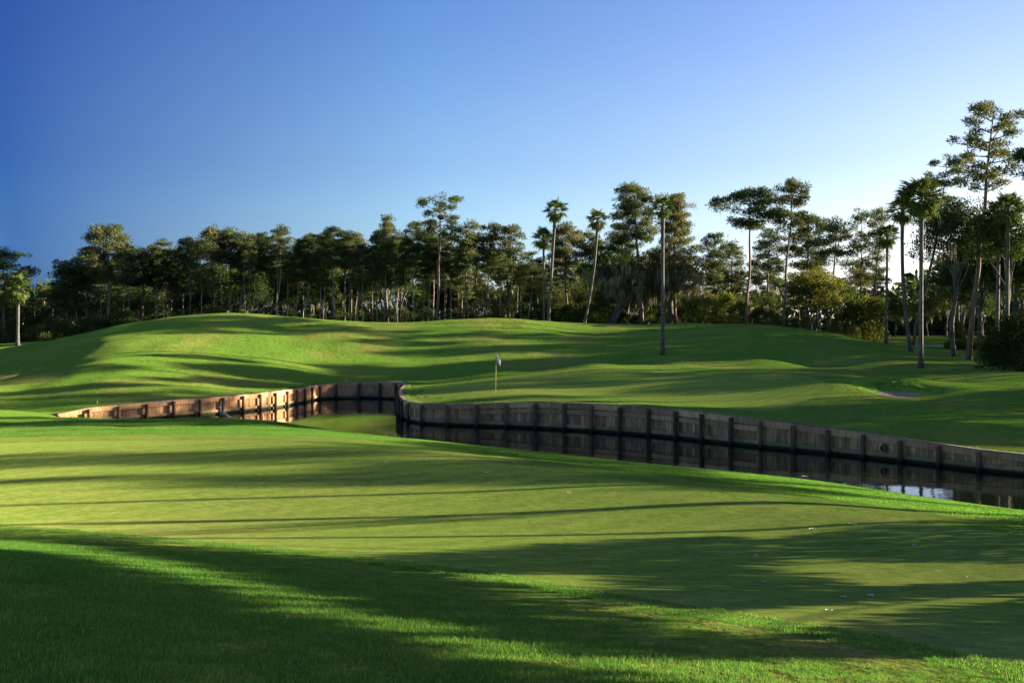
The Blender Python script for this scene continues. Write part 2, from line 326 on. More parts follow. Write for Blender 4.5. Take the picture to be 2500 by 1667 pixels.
near_c += [np.array(p, float) for p in LEFT]
far_c = [W3(*a) for a in [
    (0, 960, 74), (0, 930, 86), (0, 905, 97), (0, 870, 109), (0, 853, 114), (0, 849, 121), (-300, 930, 86), (-300, 870, 110), (-300, 848, 120),
    (130, 950, 74), (130, 890, 92), (130, 850, 104), (130, 831, 112), (180, 822, 120),
    (250, 974, 70.5), (250, 930, 77), (250, 880, 86), (250, 842, 97), (250, 807, 112), (330, 800, 112), (330, 850, 95),
    (400, 945, 75), (400, 890, 85), (400, 840, 97), (400, 781, 114), (550, 950, 77), (550, 905, 87), (550, 850, 98), (550, 800, 109), (550, 764, 119),
    (700, 922, 88), (700, 885, 95), (700, 840, 104), (700, 800, 112), (700, 772, 119), (850, 929, 90.5), (850, 908, 96), (850, 875, 101), (850, 835, 107), (850, 803, 113), (850, 784, 119), (850, 797, 127), (700, 784, 127), (550, 775, 127), (950, 798, 128),
    (1060, 925, 92), (1060, 903, 99), (1060, 855, 107), (1060, 808, 115), (1060, 783, 121.5), (1060, 796, 130), (1010, 940, 86), (1010, 962, 74),
    (1100, 970, 68.5), (1210, 961, 69.5), (1210, 938, 77), (1210, 918, 85.5), (1250, 903, 93), (1250, 855, 107), (1250, 812, 116), (1250, 779, 124), (1180, 776, 123.5), (1330, 783, 128), (1250, 792, 132), (1180, 790, 132),
    (1350, 905, 86.5), (1430, 965, 70), (1430, 930, 78.5), (1430, 900, 84), (1430, 889, 88), (1430, 902, 93), (1430, 884, 104), (1330, 904, 87.5), (1330, 913, 92.5), (1430, 850, 110), (1430, 812, 122), (1430, 789, 133), (1430, 798, 140),
    (1540, 891, 88.5), (1540, 903, 92), (1540, 873, 97.5), (1540, 884, 101), (1618, 975, 67), (1618, 932, 76), (1618, 906, 84), (1620, 892, 90), (1625, 867, 97), (1625, 880, 101), (1618, 862, 104.5), (1618, 833, 115), (1618, 793, 139), (1700, 872, 97), (1700, 886, 101), (1700, 897, 86),
    (1780, 880, 95), (1780, 896, 88), (1830, 1003, 60.5), (1830, 955, 70), (1830, 915, 79), (1830, 895, 87), (1850, 876, 95), (1850, 892, 100), (1920, 884, 94), (1920, 898, 99), (1830, 845, 109), (1830, 792, 134),
    (1960, 930, 75.5), (1950, 801, 131), (2050, 1030, 55), (2050, 990, 62), (2050, 955, 68.5), (2050, 921, 77), (2050, 901, 86), (2050, 912, 91), (2050, 872, 101), (2050, 815, 124), (2120, 838, 117),
    (2190, 971, 67.5), (2190, 968, 69.3), (2150, 964, 70.5), (2240, 963, 70.7), (2190, 959, 72.0), (2190, 925, 73.8), (2130, 926, 75), (2260, 926, 74.4), (2190, 944, 72.7), (2080, 938, 70.5), (2325, 942, 71), (2190, 934, 80), (2190, 905, 87), (2090, 945, 72), (2310, 940, 73),
    (2200, 898, 90), (2248, 897, 90), (2200, 862, 106), (2300, 855, 112), (2300, 880, 99), (2420, 857, 112), (2300, 842, 128), (2420, 840, 130), (2150, 843, 128), (2300, 823, 150), (2150, 826, 150), (2450, 823, 150), (2300, 819, 178),
    (2500, 1080, 49), (2500, 1040, 54.5), (2500, 960, 68), (2500, 918, 79), (2500, 903, 90), (2500, 872, 105), (2500, 845, 128), (2350, 1030, 54), (2350, 990, 61),
    (2900, 1080, 47), (2900, 960, 66), (2900, 890, 92), (2900, 850, 125), (3500, 1080, 44), (3500, 950, 66), (3500, 870, 95)]]
far_c += [p+np.array([0, 0.05, -0.03]) for p in wl[::14]]
far_c += [np.array([x, y, z], float) for x, y, z in [(-80, 150, 3.4), (-60, 150, 3.6), (-45, 152, 4.2), (-30, 150, 5.4), (-20, 154, 5.4), (-8, 158, 5.2), (4, 158, 5.2), (14, 158, 5.0), (25, 156, 4.8), (36, 152, 4.4),
          (-90, 200, 3.2), (-40, 190, 3.4), (0, 190, 3.6), (40, 190, 3.8), (100, 190, 3.8), (-90, 110, 3.0), (100, 120, 3.2), (100, 80, 2.6), (80, 60, 1.8), (80, 40, 1.2), (-90, 85, 2.4), (62, 36, 1.0), (66, 33, .8)]]
far_c += [np.array(p, float) for p in LEFT]
FN, FF = tps(near_c), tps(far_c)
def sstep(t): t = np.clip(t, 0, 1); return t*t*(3-2*t)
_ph = R.uniform(0, 6.28, (14,)); _dr = R.uniform(0, 6.28, (14,)); _wl = np.exp(R.uniform(math.log(2.2), math.log(13), 14))
def ripple(x, y):
    s = 0
    for p, a, l in zip(_ph, _dr, _wl): s = s+np.sin((x*np.cos(a)+y*np.sin(a))*6.283/l+p)*l**0.8
    return s*0.0035
def _base(x, y, far):
    z = np.where(far, 0.0, 0.0)
    zf, zn = FF(x, y), FN(x, y)
    yw = ywall(x)
    out = np.maximum(-27.1-x, x-62)                          # beyond the ends of the wall the two lands join
    band = np.clip(out, 0, 30)*0.5+0.4
    b = sstep((y-yw)/band*0.5+0.5)
    w = np.where(out > 0, b, far.astype(float))
    z = zf*w+zn*(1-w)
    r = np.hypot(x, y-60); t = sstep((r-115)/70)
    return z*(1-t)+(3.4+0.6*np.sin(x*0.011)*np.cos(y*0.009))*t
def height(x, y, far=None, rough=1.0):
    x = np.asarray(x, float); y = np.asarray(y, float)
    if far is None: far = y > ywall(x)
    return _base(x, y, far)+ripple(x, y)*rough
def h1(x, y): return float(height(np.array([x]), np.array([y]), rough=zone_rough(np.array([x]), np.array([y])))[0])
def on_ground(px, py, dmin=3.0, dmax=190.0):
    """first point of the land seen at this photo pixel"""
    d = np.exp(np.linspace(math.log(dmin), math.log(dmax), 2500)); x = (px-CX)/F*d; z = CAMZ-(py-YH)/F*d
    g = height(x, d, rough=0.0); i = np.argmax(g >= z)
    if g[i] < z[i]: i = len(d)-1
    return np.array([x[i], d[i], g[i]])
def poly_ground(pts, closed=True, sub=6):
    P = np.array([on_ground(*p)[:2] for p in pts])
    n = len(P); out = []
    for i in range(n if closed else n-1):                    # Catmull-Rom
        a, b, c, d = (P[(i+k) % n] if closed else P[min(max(i+k, 0), n-1)] for k in (-1, 0, 1, 2))
        for t in np.arange(sub)/sub:
            out.append(0.5*(2*b+(c-a)*t+(2*a-5*b+4*c-d)*t*t+(3*b-a-3*c+d)*t**3))
    if not closed: out.append(P[-1])
    return np.array(out)
def inside(poly, x, y):
    c = np.zeros(len(x), bool); X, Y = poly[:, 0], poly[:, 1]; X2, Y2 = np.roll(X, 1), np.roll(Y, 1)
    for a, b, e, f in zip(X, Y, X2, Y2):
        if b == f: continue
        c ^= ((b > y) != (f > y)) & (x < (e-a)*(y-b)/(f-b)+a)
    return c
G1 = poly_ground([(0, 1082), (450, 1074), (700, 1078), (1000, 1101), (1155, 1119), (1286, 1136), (1488, 1165), (1700, 1197), (1952, 1237), (2182, 1265), (2500, 1306), (2750, 1345), (3000, 1450),
                  (2900, 1600), (2480, 1622), (2260, 1578), (2059, 1540), (1868, 1508), (1600, 1468), (1350, 1425), (1165, 1396), (1000, 1374), (822, 1355), (650, 1336), (400, 1313), (150, 1292), (-100, 1275), (-500, 1240), (-600, 1150), (-300, 1100)])
C1 = poly_ground([(0, 1068), (450, 1060), (700, 1062), (1000, 1084), (1150, 1104), (1268, 1121), (1446, 1140), (1700, 1174), (1895, 1198), (2143, 1233), (2500, 1279), (2800, 1320), (3150, 1450),
                  (3000, 1660), (2480, 1658), (2260, 1610), (2059, 1568), (1868, 1532), (1600, 1490), (1350, 1444), (1165, 1413), (1000, 1389), (822, 1368), (650, 1347), (400, 1323), (150, 1300), (-100, 1284), (-520, 1255), (-700, 1150), (-400, 1085)])
G2 = poly_ground([(1035, 964), (1090, 971), (1200, 972), (1350, 968), (1500, 972), (1650, 985), (1780, 998), (1900, 1000), (1990, 965), (2010, 930), (1900, 909), (1750, 905), (1618, 907), (1500, 909), (1350, 917), (1200, 929), (1080, 943), (1030, 952)])
C2 = poly_ground([(1018, 965), (1080, 974.5), (1200, 976), (1350, 972), (1500, 976.5), (1650, 990), (1780, 1005), (1920, 1007), (2020, 968), (2040, 925), (1910, 904), (1750, 900), (1618, 902), (1500, 903.5), (1350, 911), (1200, 922), (1070, 938), (1015, 949)])
BK = poly_ground([(2134, 960), (2160, 967), (2195, 969), (2235, 966.5), (2262, 961), (2230, 958.5), (2190, 957.5), (2150, 957.5)])
pc = np.array([(44, 126), (49, 127.5), (54, 128.5), (60, 128.5), (66, 127.5), (75, 125), (100, 118)], float)
pth, _ = resample(pc, 1.5); tg = np.gradient(pth, axis=0); tg /= np.linalg.norm(tg, axis=1)[:, None]; nn = np.stack([-tg[:, 1], tg[:, 0]], 1)
PT = np.vstack([pth+nn*1.3, (pth-nn*1.3)[::-1]])
FORE = np.array([(-160, 132), (-60, 132), (-50, 139), (-30, 144), (-10, 150), (10, 151), (30, 149), (42, 143), (46, 150), (60, 160), (110, 160), (400, 120), (800, 200), (900, 1500), (-900, 1500), (-700, 150)], float)  # wood floor
def zone_rough(x, y):
    x, y = np.asarray(x, float), np.asarray(y, float)
    a = sstep((np.hypot(x, y-16)-26)/14)*0.75+0.25          # gentle near the camera
    for L in (C1, C2):                                       # fading to nothing at the mown turf
        near = (x > L[:, 0].min()-4) & (x < L[:, 0].max()+4) & (y > L[:, 1].min()-4) & (y < L[:, 1].max()+4); i = np.nonzero(near)[0]
        for k in range(0, len(i), 4000):
            j = i[k:k+4000]; dd = np.sqrt(np.min(((np.stack([x[j], y[j]], 1)[:, None]-L[None])**2).sum(-1), 1)); a[j] = np.minimum(a[j], sstep(dd/3.5))
    a[inside(C1, x, y) | (inside(C2, x, y) & (y > ywall(x)))] = 0.0; return a

def build_ground():
    pts = []
    az = np.radians(np.concatenate([np.arange(-30, 30.01, 0.36)]))
    rr = 2.6*1.0165**np.arange(0, 270)
    A, D = np.meshgrid(az, rr)
    A = A+R.uniform(-1, 1, A.shape)*np.radians(0.11); D = D*(1+R.uniform(-1, 1, D.shape)*0.005)
    pts.append(np.stack([(np.tan(A)*D).ravel(), D.ravel()], 1))
    az2 = np.radians(np.concatenate([np.arange(31.5, 329, 3.0)])); r2 = 1.2*1.09**np.arange(0, 60)
    A, D = np.meshgrid(az2, r2); q = np.stack([(np.sin(A)*D).ravel(), (np.cos(A)*D).ravel()], 1); pts.append(q)
    A, D = np.meshgrid(np.radians(np.arange(-32, 33, 3)), 230*1.2**np.arange(0, 17)); pts.append(np.stack([(np.sin(A)*D).ravel(), (np.cos(A)*D).ravel()], 1))
    P = np.vstack(pts)
    A, D = np.meshgrid(np.radians(np.arange(0, 360, 3.0)), np.array([900.0, 2000, 4500])); P = np.vstack([P, np.stack([(np.sin(A)*D).ravel(), (np.cos(A)*D).ravel()], 1)])
    # keep free points a little off the constraint lines
    lines = [(wl[:, :2], False), (G1, True), (C1, True), (G2, True), (C2, True), (BK, True), (PT, True)]
    keep = np.ones(len(P), bool)
    for L, _ in lines:
        box = (P[:, 0] > L[:, 0].min()-1) & (P[:, 0] < L[:, 0].max()+1) & (P[:, 1] > L[:, 1].min()-1) & (P[:, 1] < L[:, 1].max()+1)
        idx = np.nonzero(box)[0]
        for i in range(0, len(idx), 4000):
            j = idx[i:i+4000]; dd = np.min(((P[j][:, None]-L[None])**2).sum(-1), 1); keep[j] &= dd > 0.004
    P = P[keep]
    V = [Vector(p) for p in P]; E = []
    for L, closed in lines:
        n0 = len(V); V += [Vector(p) for p in L]; n = len(L)
        E += [(n0+i, n0+(i+1) % n) for i in range(n if closed else n-1)]
    vs, _, fs, *_ = delaunay_2d_cdt(V, E, [], 0, 1e-5)
    XY = np.array([(v.x, v.y) for v in vs]); T = np.array([f for f in fs if len(f) == 3], int)
    c = XY[T].mean(1); cx, cy = c[:, 0], c[:, 1]
    far = cy > ywall(cx)
    # triangles are wound up-facing
    a, b, d = XY[T[:, 0]], XY[T[:, 1]], XY[T[:, 2]]
    fl = (b[:, 0]-a[:, 0])*(d[:, 1]-a[:, 1])-(b[:, 1]-a[:, 1])*(d[:, 0]-a[:, 0]) < 0
    T[fl] = T[fl][:, ::-1]
    zone = np.zeros(len(T), int)                        # 0 rough 1 fringe 2 green 3 sand 4 path 5 forest floor
    zone[inside(FORE, cx, cy)] = 5
    zone[inside(C1, cx, cy)] = 1; zone[inside(C2, cx, cy) & far] = 1; zone[inside(G1, cx, cy)] = 2; zone[inside(G2, cx, cy) & far] = 2
    zone[inside(BK, cx, cy)] = 3; zone[inside(PT, cx, cy)] = 4
    rg = zone_rough(XY[:, 0], XY[:, 1])
    e = 0.05
    Z = {}; NR = {}
    for fr in (False, True):
        f = np.full(len(XY), fr)
        x, y = XY[:, 0], XY[:, 1]
        Z[fr] = height(x, y, f, rg)
        dx = (height(x+e, y, f, rg)-height(x-e, y, f, rg))/(2*e); dy = (height(x, y+e, f, rg)-height(x, y-e, f, rg))/(2*e)
        n = np.stack([-dx, -dy, np.ones_like(dx)], 1); NR[fr] = n/np.linalg.norm(n, axis=1)[:, None]
    names = {(0, False): ('rough_turf_ground', 'rough'), (0, True): ('hillside_ground', 'rough'), (1, False): ('fringe_ground', 'fringe'), (1, True): ('fringe_ground', 'fringe'),
             (2, False): ('putting_green_ground', 'green'), (2, True): ('putting_green_ground', 'green'), (3, True): ('bunker_sand_ground', 'sand'), (4, True): ('cart_path', 'path'), (5, True): ('forest_ground', 'forest_floor')}
    for key, (nm, mt) in names.items():
        sel = (zone == key[0]) & (far == key[1])
        if not sel.any(): continue
        t = T[sel]; u, inv = np.unique(t, return_inverse=True)
        me = mesh_np(nm, np.column_stack([XY[u], Z[key[1]][u]]), inv.reshape(-1, 3), [M[mt]], True)
        me.normals_split_custom_set_from_vertices(NR[key[1]][u])
        tag(ob(nm, me), kind='structure')
build_ground()
# pond water: one sheet, the land rises through it
wxy = np.vstack([wl[:, :2]+0.0, [[60, 23.0], [45, 24], [32, 26.5], [25, 29], [16, 32], [5, 38], [-6, 46], [-20, 56], [-27, 62]]])
me = bpy.data.meshes.new('pond_water'); me.from_pydata([(x, y, 0.0) for x, y in wxy], [], [list(range(len(wxy)))]); me.materials.append(M['water'])
tag(ob('pond_water', me), kind='structure')
# ------------------------------------------------------------------ timber bulkhead round the pond
def build_bulkhead():
    root = thing('timber_bulkhead', 'long curving weathered timber bulkhead retaining the bank along the pond', 'retaining wall', (0, 0, 0))
    S, L = resample(wl, 1.83/40)
    S = S[::40] if True else S
    post_me, planks = {}, []
    rr = random.Random(3)
    def frame(i):
        a, b = S[max(i-1, 0)], S[min(i+1, len(S)-1)]; t = (b-a)[:2]; t /= np.linalg.norm(t); return t, np.array([t[1], -t[0]])
    def box(a, b, n, o0, o1, za0, za1, zb0, zb1):
        p = lambda q, o, z: (q[0]+n[0]*o, q[1]+n[1]*o, z)
        return [p(a, o0, za0), p(b, o0, zb0), p(b, o1, zb0), p(a, o1, za0), p(a, o0, za1), p(b, o0, zb1), p(b, o1, zb1), p(a, o1, za1)]
    def piece(name, c, mat, parent=root):
        c = np.array(c); o = c.mean(0); m = MB(); m.hexa(c-o); return ob(name, m.mesh(name, [M[mat]]), parent, o)
    rest = MB()
    for i in range(len(S)):
        t, n = frame(i); p = S[i]; zt = p[2]-0.07; w = 0.108+rr.uniform(-.012, .012)
        lean = rr.uniform(-.03, .03)
        m = MB(); c = p[:2]+n*0.235; k = 9; prof = []
        th = np.arange(k)*2*math.pi/k+rr.random()
        zs = [-0.9-0.0, 0.15, zt*0.6, zt-0.03, zt]
        P = [(c[0]+t[0]*lean*z, c[1]+t[1]*lean*z, z) for z in zs]
        o = np.array([c[0], c[1], 0.0])
        m.tube(np.array(P)-o, [w*1.05, w*1.05, w, w*0.97, w*0.85], k)
        ob('post', m.mesh('post', [M['post']], False), root, o)
    for i in range(len(S)-1):
        a, b = S[i], S[i+1]; t = (b-a)[:2]; ln = np.linalg.norm(t); t /= ln; n = np.array([t[1], -t[0]])
        za, zb = a[2], b[2]; mean = (za+zb)/2
        px = CX+F*mid_x(a, b)
        low = 0.12
        cut = lambda s: (a[:2]+t*ln*s, za+(zb-za)*s)
        # cap
        (q0, z0), (q1, z1) = cut(0.0), cut(1.0)
        piece('cap_board', box(q0-t*0.0, q1-t*0.006, n, -0.07, 0.13, z0-0.0, z0+0.03, z1-0.0, z1+0.03), 'cap')
        j = lambda: rr.uniform(-.008, .008)
        th = 0.24 if mean < 1.0 else 0.27
        d1, d2 = j(), j()
        piece('top_board', box(q0, q1-t*0.01, n, 0.05, 0.125, z0-0.035-th+d1, z0-0.012, z1-0.035-th+d2, z1-0.012), 'board')
        bh = 0.20 if mean > .7 else .16
        piece('bottom_board', box(q0, q1-t*0.01, n, 0.045+j()*.5, 0.115, low+j(), low+bh+j(), low+j(), low+bh+j()), 'board')
        if mean > 1.36 and a[0] > -8:
            zz0, zz1 = za-0.62+j()*2, zb-0.62+j()*2
            piece('mid_board', box(q0, q1-t*0.01, n, 0.045, 0.12, zz0, zz0+0.24, zz1, zz1+0.24), 'board')
        k = 9; cuts = [0]+[(x+rr.uniform(-.12, .12))/k for x in range(1, k)]+[1]
        for x in range(k):
            s0, s1 = cuts[x], cuts[x+1]; (q0, z0), (q1, z1) = cut(s0), cut(s1)
            r = rr.uniform(-.012, .014); up = rr.choice([0, 0, 0, 0, -.02, -.05])
            if 0.35 < rr.random() < .37: up = -.5
            c = box(q0, q1-t*0.012, n, -0.04+r, 0.012+r, -0.5, z0-0.01+up*0.6, -0.5, z1-0.01+up*0.6)
            planks.append((np.linalg.norm((a+b)[:2]/2), a[0] > 22.5, c))
    order = sorted(range(len(planks)), key=lambda q: (planks[q][1], planks[q][0]))
    for r_, q in enumerate(order):
        if r_ < 298: piece('plank', planks[q][2], 'plank')
        else: rest.hexa(planks[q][2])
    o = ob('plank_rest', rest.mesh('plank_rest', [M['plank']]), root); tag(o, kind='stuff'); o.name = 'planking'
    # drain pipe through the wall
    i = int(np.argmin(abs(S[:, 0]-(2140-CX)/F*48.8))); t, n = frame(i); p = (S[i]+S[i+1])/2
    m = MB(); q = np.array([p[0], p[1], 0.52])
    th = np.arange(14)*2*math.pi/14; ro, ri = 0.15, 0.13; V = []
    for r_, off in ((ro, 0.0), (ro, .09), (ri, .09), (ri, .02)):
        for h in th: V.append((n[0]*off+t[0]*r_*math.cos(h), n[1]*off+t[1]*r_*math.cos(h), r_*math.sin(h)))
    Q = [[s*14+x, s*14+(x+1) % 14, (s+1)*14+(x+1) % 14, (s+1)*14+x] for s in range(3) for x in range(14)]
    m.add(V, Q); V2 = V[42:56]+[(n[0]*.02, n[1]*.02, 0)]; m.add(V2, None, [[x, (x+1) % 14, 14] for x in range(14)])
    ob('drain_pipe', m.mesh('drain_pipe', [M['black']]), root, q)
def mid_x(a, b): return ((a[0]+b[0])/2)/((a[1]+b[1])/2)
build_bulkhead()
# ------------------------------------------------------------------ trees
def nrm(v): return v/(np.linalg.norm(v, axis=-1, keepdims=True)+1e-9)
def tufts(mb, C, rad, n, length, width, rng, up=0.5, tint=None, tj=0.12):
    """kite-shaped leaf sprays spread through ellipsoid clumps: C centres, rad (k,3) radii"""
    C = np.asarray(C, float); k = len(C); rad = np.broadcast_to(np.asarray(rad, float), (k, 3))
    u = nrm(rng.normal(size=(k, n, 3))); r = rng.random((k, n, 1))**0.5
    P = C[:, None]+u*r*rad[:, None]
    D = nrm(u*rad[:, None]/rad.max(1)[:, None, None]+rng.normal(size=(k, n, 3))*0.55+np.array([0, 0, up]))
    S = nrm(np.cross(D, rng.normal(size=(k, n, 3))))
    L = length*rng.uniform(.6, 1.35, (k, n, 1)); W = width*rng.uniform(.6, 1.4, (k, n, 1))
    m = P+D*L*0.55
    V = np.stack([P, m+S*W*0.5, P+D*L, m-S*W*0.5], 2).reshape(-1, 3)
    Q = np.arange(k*n*4).reshape(-1, 4)
    ct = rng.uniform(.2, .75, k) if tint is None else np.broadcast_to(np.asarray(tint, float), (k,))
    t = (ct[:, None]+rng.normal(size=(k, n))*tj)
    mb.add(V, Q, None, np.repeat(t.ravel(), 4))
def curve(p0, p1, sag, n=5):
    t = np.linspace(0, 1, n)[:, None]; p0, p1 = np.asarray(p0, float), np.asarray(p1, float)
    return p0*(1-t)+p1*t+np.array([0, 0, 1.0])*sag*(4*t*(1-t))
def trunk_line(H, lean, rng, wob=0.012, n=9):
    t = np.linspace(0, 1, n); w = np.cumsum(rng.normal(size=(n, 2))*H*wob, 0); w -= np.linspace(0, 1, n)[:, None]*0.0
    return np.column_stack([lean[0]*t+w[:, 0]-w[0, 0], lean[1]*t+w[:, 1]-w[0, 1], H*t])
def on_line(T, z):
    return np.array([np.interp(z, T[:, 2], T[:, k]) for k in range(3)])
def pine_meshes(seed, H, base=0.6, cr=3.0, r0=0.22, lean=(0, 0), dens=1.0, shape='round', nb=22, clump=0.62, tone=0.0, mat='needles', per=70, dead=3, bark='pine_bark'):
    """trunk mesh (with limbs) and crown mesh of a tall bare-stemmed pine"""
    rng = np.random.default_rng(seed)
    T = trunk_line(H*0.97, lean, rng, 0.007)
    tk = MB(); tk.tube(T, np.interp(np.linspace(0, 1, len(T)), [0, .06, .6, 1], [r0*1.25, r0, r0*.7, r0*.2]), 7)
    zb = H*base; C = []; RD = []; br = MB()
    for i in range(nb):
        u = (i+rng.random())/nb; z = zb+(H*0.97-zb)*u
        prof = {'round': math.sqrt(max(0.06, 1-((u-.42)/.66)**2)), 'flat': 0.55+0.5*u if u < .8 else 0.95, 'cone': 1.05-0.85*u, 'open': 0.45+.65*math.sin(u*3.0)**2}[shape]
        L = cr*prof*rng.uniform(.55, 1.12); a = i*2.399+rng.uniform(-.5, .5)
        p0 = on_line(T, z-L*rng.uniform(.05, .25)); tip = p0+np.array([math.cos(a)*L, math.sin(a)*L, L*rng.uniform(.12, .5)])
        B = curve(p0, tip, -L*rng.uniform(-.02, .10), 5); br.tube(B, np.linspace(r0*.30, r0*.06, 5), 4, cap=False)
        nk = max(2, int(round((1.6+L*0.5)*dens))); ax = np.linspace(0, 1, 5)
        for q in range(nk):                                  # separate puffs along the outer half of the limb, each a few tufts
            s = 1.0 if q == 0 else rng.uniform(.4, .95)
            c = np.array([np.interp(s, ax, B[:, kk]) for kk in range(3)])
            off = np.zeros(3) if q == 0 else np.array([-math.sin(a), math.cos(a), 0])*rng.normal()*0.30*L*s+np.array([0, 0, abs(rng.normal())*.35])
            if np.linalg.norm(off) > .3: br.tube(curve(c, c+off, .05, 3), [r0*.07, r0*.05, r0*.03], 3, cap=False)
            for w_ in range(rng.integers(2, 4)):
                C.append(c+off+rng.normal(size=3)*np.array([.42, .42, .16])*clump/.6); rr_ = clump*rng.uniform(.5, .95); RD.append((rr_*1.2, rr_*1.2, rr_*.68))
    for q in range(int(4*dens)+1):
        C.append(T[-1]+rng.normal(size=3)*np.array([.5, .5, .25])+np.array([0, 0, H*.012])); rr_ = clump*rng.uniform(.7, 1.1); RD.append((rr_, rr_, rr_*.7))
    for i in range(dead):                                    # bare dead limbs below the crown
        z = zb*rng.uniform(.62, .98); a = rng.uniform(0, 6.28); L = rng.uniform(.6, 2.0); p0 = on_line(T, z)
        br.tube(curve(p0, p0+np.array([math.cos(a)*L, math.sin(a)*L, L*rng.uniform(-.2, .4)]), .1, 4), [r0*.16, r0*.12, r0*.08, r0*.03], 3, cap=False)
    cw = MB(); C = np.array(C); RD = np.array(RD)
    tint = np.clip(0.40+tone+rng.normal(size=len(C))*0.13, 0, 1)
    tufts(cw, C, RD, per, .36, .085, rng, .45, tint)
    return tk.mesh('trunk', [M[bark]], True), br.mesh('branches', [M['pine_bark']], True), cw.mesh('crown', [M[mat]])
def broad_meshes(seed, H, cr, base=0.35, r0=0.3, lean=(0, 0), ncl=110, clump=0.8, tone=0.0, mat='oak_leaf', bark='oak_bark', per=60, leaf=.24, moss=0, flat=1.0, stems=1):
    rng = np.random.default_rng(seed); tk = MB(); cw = MB()
    cz = H*(base+(1-base)*0.5); rz = H*(1-base)*0.5
    for s_ in range(stems):
        lx = np.array(lean)+(rng.normal(size=2)*cr*.35 if stems > 1 else 0)
        T = trunk_line(H*(base+(1-base)*.35), lx, rng, 0.02, 7)
        if stems > 1: T[:, :2] += rng.normal(size=2)*.3
        tk.tube(T, np.linspace(r0*1.15, r0*.55, 7), 7)
        for i in range(9):
            a = i*2.399+rng.random(); p0 = on_line(T, T[-1, 2]*rng.uniform(.5, 1.0)); d = nrm(np.array([math.cos(a), math.sin(a), rng.uniform(.1, 1.1)]))
            p1 = np.array([lx[0]*.6, lx[1]*.6, cz])+d*np.array([cr, cr, rz])*rng.uniform(.6, .95)
            tk.tube(curve(p0, p1, rng.uniform(-.3, .5), 5), np.linspace(r0*.42, r0*.07, 5), 5, cap=False)
    u = nrm(rng.normal(size=(ncl, 3))); u[:, 2] = np.where(u[:, 2] < -.35, -u[:, 2], u[:, 2]); r = rng.random((ncl, 1))**.4
    lump = 1+0.22*np.sin(u[:, :1]*3.1+seed)*np.cos(u[:, 1:2]*2.7+seed*1.3)+rng.normal(size=(ncl, 1))*.06
    C = np.array([lean[0]*.6, lean[1]*.6, cz])+u*r*np.array([cr, cr, rz*flat])*lump
    rr_ = clump*rng.uniform(.6, 1.4, (ncl, 1)); RD = rr_*np.array([1.1, 1.1, .75])
    tint = np.clip(0.38+tone+rng.normal(size=ncl)*.15, 0, 1)
    tufts(cw, C, RD, per, leaf, leaf*.62, rng, .1, tint)
    ms = None
    if moss:
        ms = MB(); k = moss; i = rng.integers(0, ncl, k); P = C[i]+rng.normal(size=(k, 3))*np.array([.6, .6, .2]); P[:, 2] -= .3
        L = rng.uniform(.6, 2.3, k)
        for p, l in zip(P, L):
            m_ = 14; b = p+rng.normal(size=(m_, 3))*np.array([.16, .16, .15]); e = b+rng.normal(size=(m_, 3))*np.array([.09, .09, .12])-np.array([0, 0, l])*rng.uniform(.4, 1, (m_, 1))
            s = nrm(rng.normal(size=(m_, 3))*np.array([1, 1, .05]))*0.055
            V = np.stack([b-s, b+s, e], 1).reshape(-1, 3); ms.add(V, None, np.arange(m_*3).reshape(-1, 3), np.repeat(rng.uniform(.2, .8, m_), 3))
        ms = ms.mesh('hanging_moss', [M['moss']])
    return tk.mesh('trunk', [M[bark]], True), cw.mesh('crown', [M[mat]]), ms
def bush_mesh(seed, H, w, mat, tone=0.0, ncl=60, leaf=.2, per=46):
    rng = np.random.default_rng(seed); cw = MB()
    u = rng.uniform(-1, 1, (ncl, 2)); z = rng.random(ncl)**.8; ok = np.ones(ncl)
    prof = np.sqrt(np.clip(1-z**2.2, .05, 1)); C = np.column_stack([u*prof[:, None]*w*.5*rng.uniform(.7, 1.1, (ncl, 1)), z*H*rng.uniform(.75, 1, ncl)])
    rr_ = min(w, H)*.17*rng.uniform(.6, 1.4, (ncl, 1))
    tufts(cw, C, rr_*np.array([1.1, 1.1, .85]), per, leaf, leaf*.6, rng, .35, np.clip(.4+tone+rng.normal(size=ncl)*.15, 0, 1))
    for i in range(7):
        a = rng.uniform(0, 6.28); p = C[rng.integers(0, ncl)]; cw.tube(curve((rng.normal()*.15, rng.normal()*.15, -.3), p, .1, 4), [.05, .04, .03, .015], 3, 0.05, False)
    return cw.mesh('foliage', [M[mat]])
# palm fronds: a stalk and a drooping, split fan
def frond_mesh(seed, L, droop, mat, n=20, spread=2.1):
    rng = np.random.default_rng(seed); m = MB(); pet = L*.52
    t = np.linspace(0, 1, 5); st = np.column_stack([pet*t, 0*t, -droop*.22*pet*t**2]); m.tube(st, np.linspace(.035, .018, 5), 4, .5, False)
    e = st[-1]
    for i in range(n):
        f = (i+.5)/n*2-1; a = f*spread; l = L*.56*(1-.20*abs(f))*rng.uniform(.85, 1.1)
        d = np.array([math.cos(a), math.sin(a), 0.0]); dr = droop*(.45+.5*abs(f))*rng.uniform(.7, 1.35)
        p1 = e+d*l*.55+np.array([0, 0, .08-dr*.16*l]); p2 = e+d*l+np.array([0, 0, -dr*.62*l]); s = np.array([-d[1], d[0], 0])*.10+np.array([0, 0, .03*rng.normal()])
        V = [e, p1+s*.6, p1-s*.6, p2]; m.add(V, None, [[0, 2, 1], [1, 2, 3]], rng.uniform(.2, .8))
    return m.mesh('frond', [M[mat]])
FR = [frond_mesh(1, 1.7, .3, 'palm_leaf'), frond_mesh(2, 1.8, .6, 'palm_leaf'), frond_mesh(3, 1.65, .95, 'palm_leaf'), frond_mesh(4, 1.45, 1.4, 'dead_leaf')]
